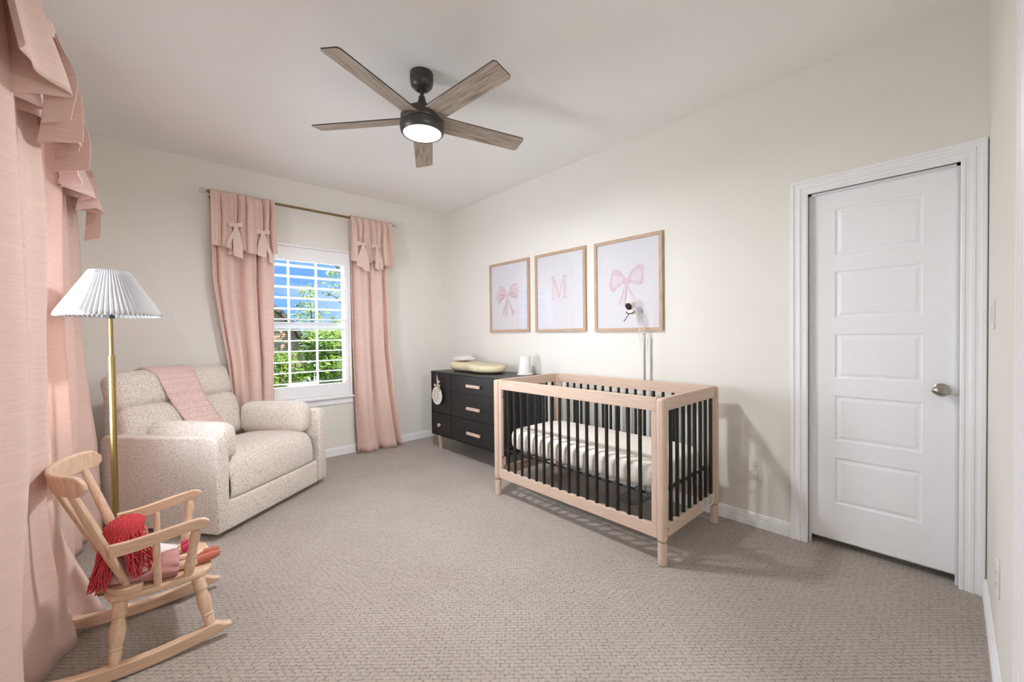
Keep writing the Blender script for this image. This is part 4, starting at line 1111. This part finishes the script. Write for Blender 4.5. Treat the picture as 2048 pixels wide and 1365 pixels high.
# dress
bm = B()
def DRS(u, v):
    a = 2*PI*u
    if v < .45:      # bodice round the torso
        t = v/.45; c = Vector((-.327, -.05, .392-.085*t)); r = .040+.028*t
        return c + Vector((r*math.cos(a), r*1.15*math.sin(a), 0))
    t = (v-.45)/.55; c = Vector((-.327, -.05, .307)).lerp(Vector((-.165, -.070, .305)), t)
    r1, r2_ = .068+.0*t, .068+.016*t
    th = a; fold_ = 1+.07*math.sin(9*a+4*t)*t
    ax = Vector((math.cos(1.1*t*PI/2), 0, -math.sin(0))) 
    # ring turns from horizontal to facing forward
    rot = t*PI/2*.92
    e1 = Vector((math.cos(rot), 0, math.sin(rot))); e2 = Vector((0, 1, 0))
    p = c + e1*(r1*(1-.45*t)*math.cos(a)*fold_) + e2*(r2_*math.sin(a)*fold_)
    p.z = max(p.z, .2735); return p
grid(bm, DRS, 48, 18); bmesh.ops.remove_doubles(bm, verts=bm.verts, dist=1e-5); obj('dress', bm, M['mauve'], dl, solid=.003, ang=80, label='mauve cotton dress')
# yarn hair: cap strands from a centre parting, then long hanks down the back and over the shoulders
rnd = random.Random(11); bm = B()
hc = Vector((hx_, hy_, .462)); R = .066
def onhead(th, ph, k=1.0): return hc + Vector((math.sin(th)*math.cos(ph), math.sin(th)*math.sin(ph), math.cos(th)))*R*k
for i in range(46):      # cap over both sides
    px = -.060+.115*i/45
    for s in (-1, 1):
        P = []
        for j in range(6):
            t = j/5; a = t*1.75
            P.append(hc + Vector((px*(1-.15*t), s*(R*1.02)*math.sin(a)*math.sqrt(max(.15, 1-(px/R)**2*.8)), R*1.03*math.cos(a)*math.sqrt(max(.15, 1-(px/R)**2*.8)))) + Vector((rnd.uniform(-.002, .002), 0, rnd.uniform(0, .003))))
        tube(bm, P, .0030, 5)
for i in range(26):      # strands over the rear of the head
    ph = PI+(-.9+1.8*i/25)
    tube(bm, [onhead(.1+.28*j, ph, 1.03) for j in range(7)], .0030, 5)
hr = obj('yarn_hair', bm, M['yarn'], dl, ang=80, label='red yarn hair')
bm = B()
for i in range(95):      # hank behind the back posts side (towards the camera) and shoulder hank
    if i < 50:
        st = onhead(rnd.uniform(1.0, 1.7), rnd.uniform(PI*.95, PI*1.5), 1.02)
        en = Vector((-.395+rnd.uniform(-.028, .025), -.105+rnd.uniform(-.03, .03), .300+rnd.uniform(-.012, .035)))
    else:
        st = onhead(rnd.uniform(1.1, 1.7), rnd.uniform(PI*1.35, PI*1.75), 1.02)
        en = Vector((-.255+rnd.uniform(-.055, .04), -.132+rnd.uniform(-.022, .02), .335+rnd.uniform(-.018, .035)))
    m1 = st.lerp(en, .35)+Vector((rnd.uniform(-.008, .008), -.018, .008)); m2 = st.lerp(en, .75)+Vector((rnd.uniform(-.008, .008), -.008, -.002))
    tube(bm, [st, m1, m2, en], .0027, 5)
obj('loose_yarn', bm, M['yarn'], hr, ang=80)
bm = B(); tube(bm, [onhead(.12+.16*j, PI*.62, 1.10) for j in range(4)], [.004, .007, .007, .004], 10, sy=.5); obj('hair_clip', bm, M['gold'], dl, label='gold hair clip')
bm = B()
for y in (-.022, .022): bmesh.ops.create_uvsphere(bm, u_segments=10, v_segments=6, radius=.0045, matrix=Matrix.Translation((hx_+.051, hy_+y, .452)))
obj('button_eyes', bm, M['dark'], dl)
d2 = thing('rag_doll', 'small doll in a white dress with raspberry shoes beside the red-haired doll', 'doll', (.2695, 2.243, 0), math.radians(-1.5))
skin('body', [(-.285, .085, .300), (-.287, .085, .335), (-.287, .085, .365), (-.285, .085, .395), (-.285, .085, .41), (-.24, .068, .292), (-.17, .063, .291), (-.135, .062, .294), (-.24, .102, .292), (-.17, .105, .291), (-.135, .107, .294)],
     [(0, 1), (1, 2), (2, 3), (3, 4), (0, 5), (5, 6), (6, 7), (0, 8), (8, 9), (9, 10)], [.032, .028, .016, .034, .03, .016, .013, .012, .016, .013, .012], M['skin'], d2)
for y in (.062, .107):
    bm = B(); tube(bm, [(-.148, y, .293), (-.13, y, .297), (-.116, y, .303), (-.112, y, .305)], [.015, .017, .013, .004], 12); obj('felt_shoe', bm, M['magenta'], d2, label='raspberry felt shoe')
bm = B()
def DR2(u, v):
    a = 2*PI*u; c = Vector((-.286+.05*v*v, .085, .37-.085*v)); r = .022+.045*v
    p = c+Vector((r*1.1*math.cos(a), r*math.sin(a)*(1+.08*math.sin(8*a)*v), .02*v*math.cos(a))); p.z = max(p.z, .275); return p
grid(bm, DR2, 40, 10); bmesh.ops.remove_doubles(bm, verts=bm.verts, dist=1e-5); obj('dress', bm, M['wcot'], d2, solid=.003, ang=80, label='white cotton dress')
bm = B(); bmesh.ops.create_uvsphere(bm, u_segments=16, v_segments=10, radius=.038, matrix=Matrix.Translation((-.292, .085, .405)) @ Matrix.Diagonal((.95, 1, 1, 1))); obj('yarn_hair', bm, M['sock'], d2)

# ------------------------------------------------------------------ outside the back window
GZ = -.35
bm = B(); box(bm, -30, 40, 5.2, 60, GZ-.3, GZ); structure(obj('lawn', bm, M['lawn'], smooth=False))
hs_ = thing('house', 'brick neighbour house with a sloping roof seen through the left panes', 'house', (2.0, 19, GZ))
K = dict(parent=hs_, world=True, smooth=False)
bm = B(); prism(bm, [(-3, GZ), (4.95, GZ), (4.95, .35), (4.42, 1.6), (3.95, 2.1), (1.0, 4.4), (-3, 2.1)], 17.5, 27, lambda a, b, d: Vector((a, d, b))); obj('brick_walls', bm, M['brick'], **K)
bm = B(); prism(bm, [(-3.4, 1.8), (1.0, 4.42), (3.95, 2.12), (4.44, 1.62), (5.0, .33), (5.12, .40), (4.56, 1.70), (4.04, 2.26), (1.0, 4.62), (-3.4, 2.0)], 17.2, 27.3, lambda a, b, d: Vector((a, d, b))); obj('roof', bm, M['roof'], **K)
def tree(nm, label, cat, x, y, z0, h, r, m, n, trunk=.07, seed=1, ls=.16, grp=None, low=0, flat=.8):
    t = thing(nm, label, cat, (x, y, z0), group=grp); rn = random.Random(seed)
    bm = B(); tube(bm, [(0, 0, -.05), (.05*r, 0, h*.4), (0, .04*r, h*.85)], [trunk, trunk*.7, trunk*.25], 8)
    for k in range(7):
        a = rn.uniform(0, 2*PI); zz = h*rn.uniform(.3, .75)
        tube(bm, [(0, 0, zz), (r*.5*math.cos(a), r*.5*math.sin(a), zz+h*.12), (r*.85*math.cos(a), r*.85*math.sin(a), zz+h*.16)], [trunk*.4, trunk*.2, trunk*.08], 6)
    obj('trunk', bm, M['bark'], t)
    bm = B(); cl = [(rn.uniform(0, 2*PI), rn.uniform(.15, .85), rn.uniform(low, 1), rn.uniform(.22, .42)) for _ in range(22)]
    for _ in range(n):
        a, rr_, hh, cr = rn.choice(cl)
        c = Vector((r*rr_*math.cos(a)*math.sqrt(max(.1, 1-((hh-.5)*1.7)**2)), r*rr_*math.sin(a)*math.sqrt(max(.1, 1-((hh-.5)*1.7)**2)), h*(low*.3+.12+.88*hh*.95)))
        d = Vector((rn.gauss(0, 1), rn.gauss(0, 1), rn.gauss(0, flat)))*cr*r*.5; p = c+d
        if p.z < .02: p.z = rn.uniform(.02, .2)
        s = ls*rn.uniform(.5, 1.1); q = Vector((rn.gauss(0, 1), rn.gauss(0, 1), rn.gauss(0, 1))).normalized(); w = q.orthogonal().normalized()
        vs = [bm.verts.new(p+q*s), bm.verts.new(p+w*s*.42), bm.verts.new(p-q*s), bm.verts.new(p-w*s*.42)]
        bm.faces.new(vs)
    obj('foliage', bm, M[m], t, smooth=False)
tree('bush', 'dense green bush outside the lower panes, nearest the middle', 'bush', 4.0, 11.9, GZ, 1.75, .85, 'leaf', 4200, seed=3, ls=.10, grp='bushes outside the back window')
tree('bush', 'dense green bush outside the lower right panes', 'bush', 5.25, 14.6, GZ, 2.1, 1.0, 'leaf', 4200, seed=4, ls=.11, grp='bushes outside the back window')
tree('bush', 'low green bush outside the lower left panes, before the brick house', 'bush', 3.3, 14.6, GZ, 1.0, .75, 'leaf', 2200, seed=5, ls=.09, grp='bushes outside the back window')
tree('tree', 'tall leafy tree outside at the right edge of the back window', 'tree', 6.75, 17.5, GZ, 6.0, 1.2, 'leaf2', 900, trunk=.10, seed=6, ls=.12, low=.3, grp='trees outside the back window')
tree('tree', 'thin young tree outside the middle panes of the back window', 'tree', 4.75, 16.2, GZ, 3.3, .7, 'leaf2', 300, trunk=.05, seed=8, ls=.13, low=.35, grp='trees outside the back window')
ub = thing('utility_box', 'tan utility box on the lawn outside the back window', 'utility box', (2.72, 10.2, GZ))
bm = B(); box(bm, -.22, .22, -.2, .2, 0, .45); obj('cabinet', bm, M['tan'], ub, smooth=False, bevel=.02)
bm = B(); box(bm, -.24, .24, -.22, .22, .4505, .49); obj('lid', bm, M['tan'], ub, smooth=False, bevel=.015)
LSKY, LSUN, LBACK, LLEFT, LFAN, LHALLFILL = 1.35, 7.0, 19, 330, 38, 36

# ------------------------------------------------------------------ light
W = bpy.data.worlds.new('sky'); S.world = W; W.use_nodes = True
wt = W.node_tree; wt.nodes.clear()
out = wt.nodes.new('ShaderNodeOutputWorld'); bg = wt.nodes.new('ShaderNodeBackground')
tc = wt.nodes.new('ShaderNodeTexCoord'); sx = wt.nodes.new('ShaderNodeSeparateXYZ')
wt.links.new(tc.outputs['Generated'], sx.inputs[0])
r1 = wt.nodes.new('ShaderNodeValToRGB'); e = r1.color_ramp.elements
e[0].position = .0; e[0].color = (.20, .42, .92, 1); e[1].position = .32; e[1].color = (.07, .24, .80, 1)
wt.links.new(sx.outputs['Z'], r1.inputs['Fac'])
mp_ = wt.nodes.new('ShaderNodeMapping'); mp_.inputs['Scale'].default_value = (2.2, 2.2, 6)
nz = wt.nodes.new('ShaderNodeTexNoise'); nz.inputs['Scale'].default_value = 2.0; nz.inputs['Detail'].default_value = 6; nz.inputs['Roughness'].default_value = .6
wt.links.new(tc.outputs['Generated'], mp_.inputs[0]); wt.links.new(mp_.outputs[0], nz.inputs['Vector'])
r3 = wt.nodes.new('ShaderNodeValToRGB'); e = r3.color_ramp.elements
e[0].position = .48; e[0].color = (0, 0, 0, 1); e[1].position = .75; e[1].color = (.5, .5, .5, 1)
wt.links.new(nz.outputs['Fac'], r3.inputs['Fac'])
mx = wt.nodes.new('ShaderNodeMix'); mx.data_type = 'RGBA'
wt.links.new(r3.outputs['Color'], mx.inputs[0]); wt.links.new(r1.outputs['Color'], mx.inputs[6]); mx.inputs[7].default_value = (.75, .82, .95, 1)
wt.links.new(mx.outputs[2], bg.inputs['Color']); bg.inputs['Strength'].default_value = LSKY
wt.links.new(bg.outputs[0], out.inputs['Surface'])

def light(name, typ, loc, direction, energy, col=(1, 1, 1), **kw):
    l = bpy.data.lights.new(name, typ); l.energy = energy; l.color = col
    for k, v in kw.items(): setattr(l, k, v)
    o = bpy.data.objects.new(name, l); COL.objects.link(o); o.location = loc
    o.rotation_euler = Vector(direction).to_track_quat('-Z', 'Y').to_euler()
    return o
light('sun', 'SUN', (6, -4, 9), (-.45, .62, -.64), LSUN, (1, .95, .86), angle=math.radians(1))
light('back_daylight_fill', 'SUN', (1, 8, 6), (.10, -.86, -.42), LBACK, (.9, .97, 1.05), angle=math.radians(75))  # extra wide soft sun, added to boost daylight through the back window
light('left_daylight_fill', 'AREA', (XL-.42, (VY0+VY1)/2, 1.15), (1, .05, .38), LLEFT, (.88, .965, 1.06), shape='RECTANGLE', size=1.5, size_y=1.7)  # area light added outside the left window to stand in for stronger daylight
light('fan_lamp', 'AREA', (fx, fy, 2.388), (0, 0, -1), LFAN, (.97, .99, 1.04), shape='DISK', size=.2)
light('added_hall_fill', 'AREA', (.75, -1.25, 1.75), (0, 1, .02), LHALLFILL, (.97, 1, 1.04), shape='RECTANGLE', size=.9, size_y=.5)  # no real fixture: unseen light added behind the camera to fill the room
S.view_settings.view_transform = 'Standard'; S.view_settings.look = 'None'
S.view_settings.exposure = 0.03; S.view_settings.gamma = 1; S.view_settings.use_curve_mapping = False
S.cycles.diffuse_bounces = 8; S.cycles.max_bounces = 14; S.cycles.transparent_max_bounces = 16
S.cycles.sample_clamp_indirect = 6
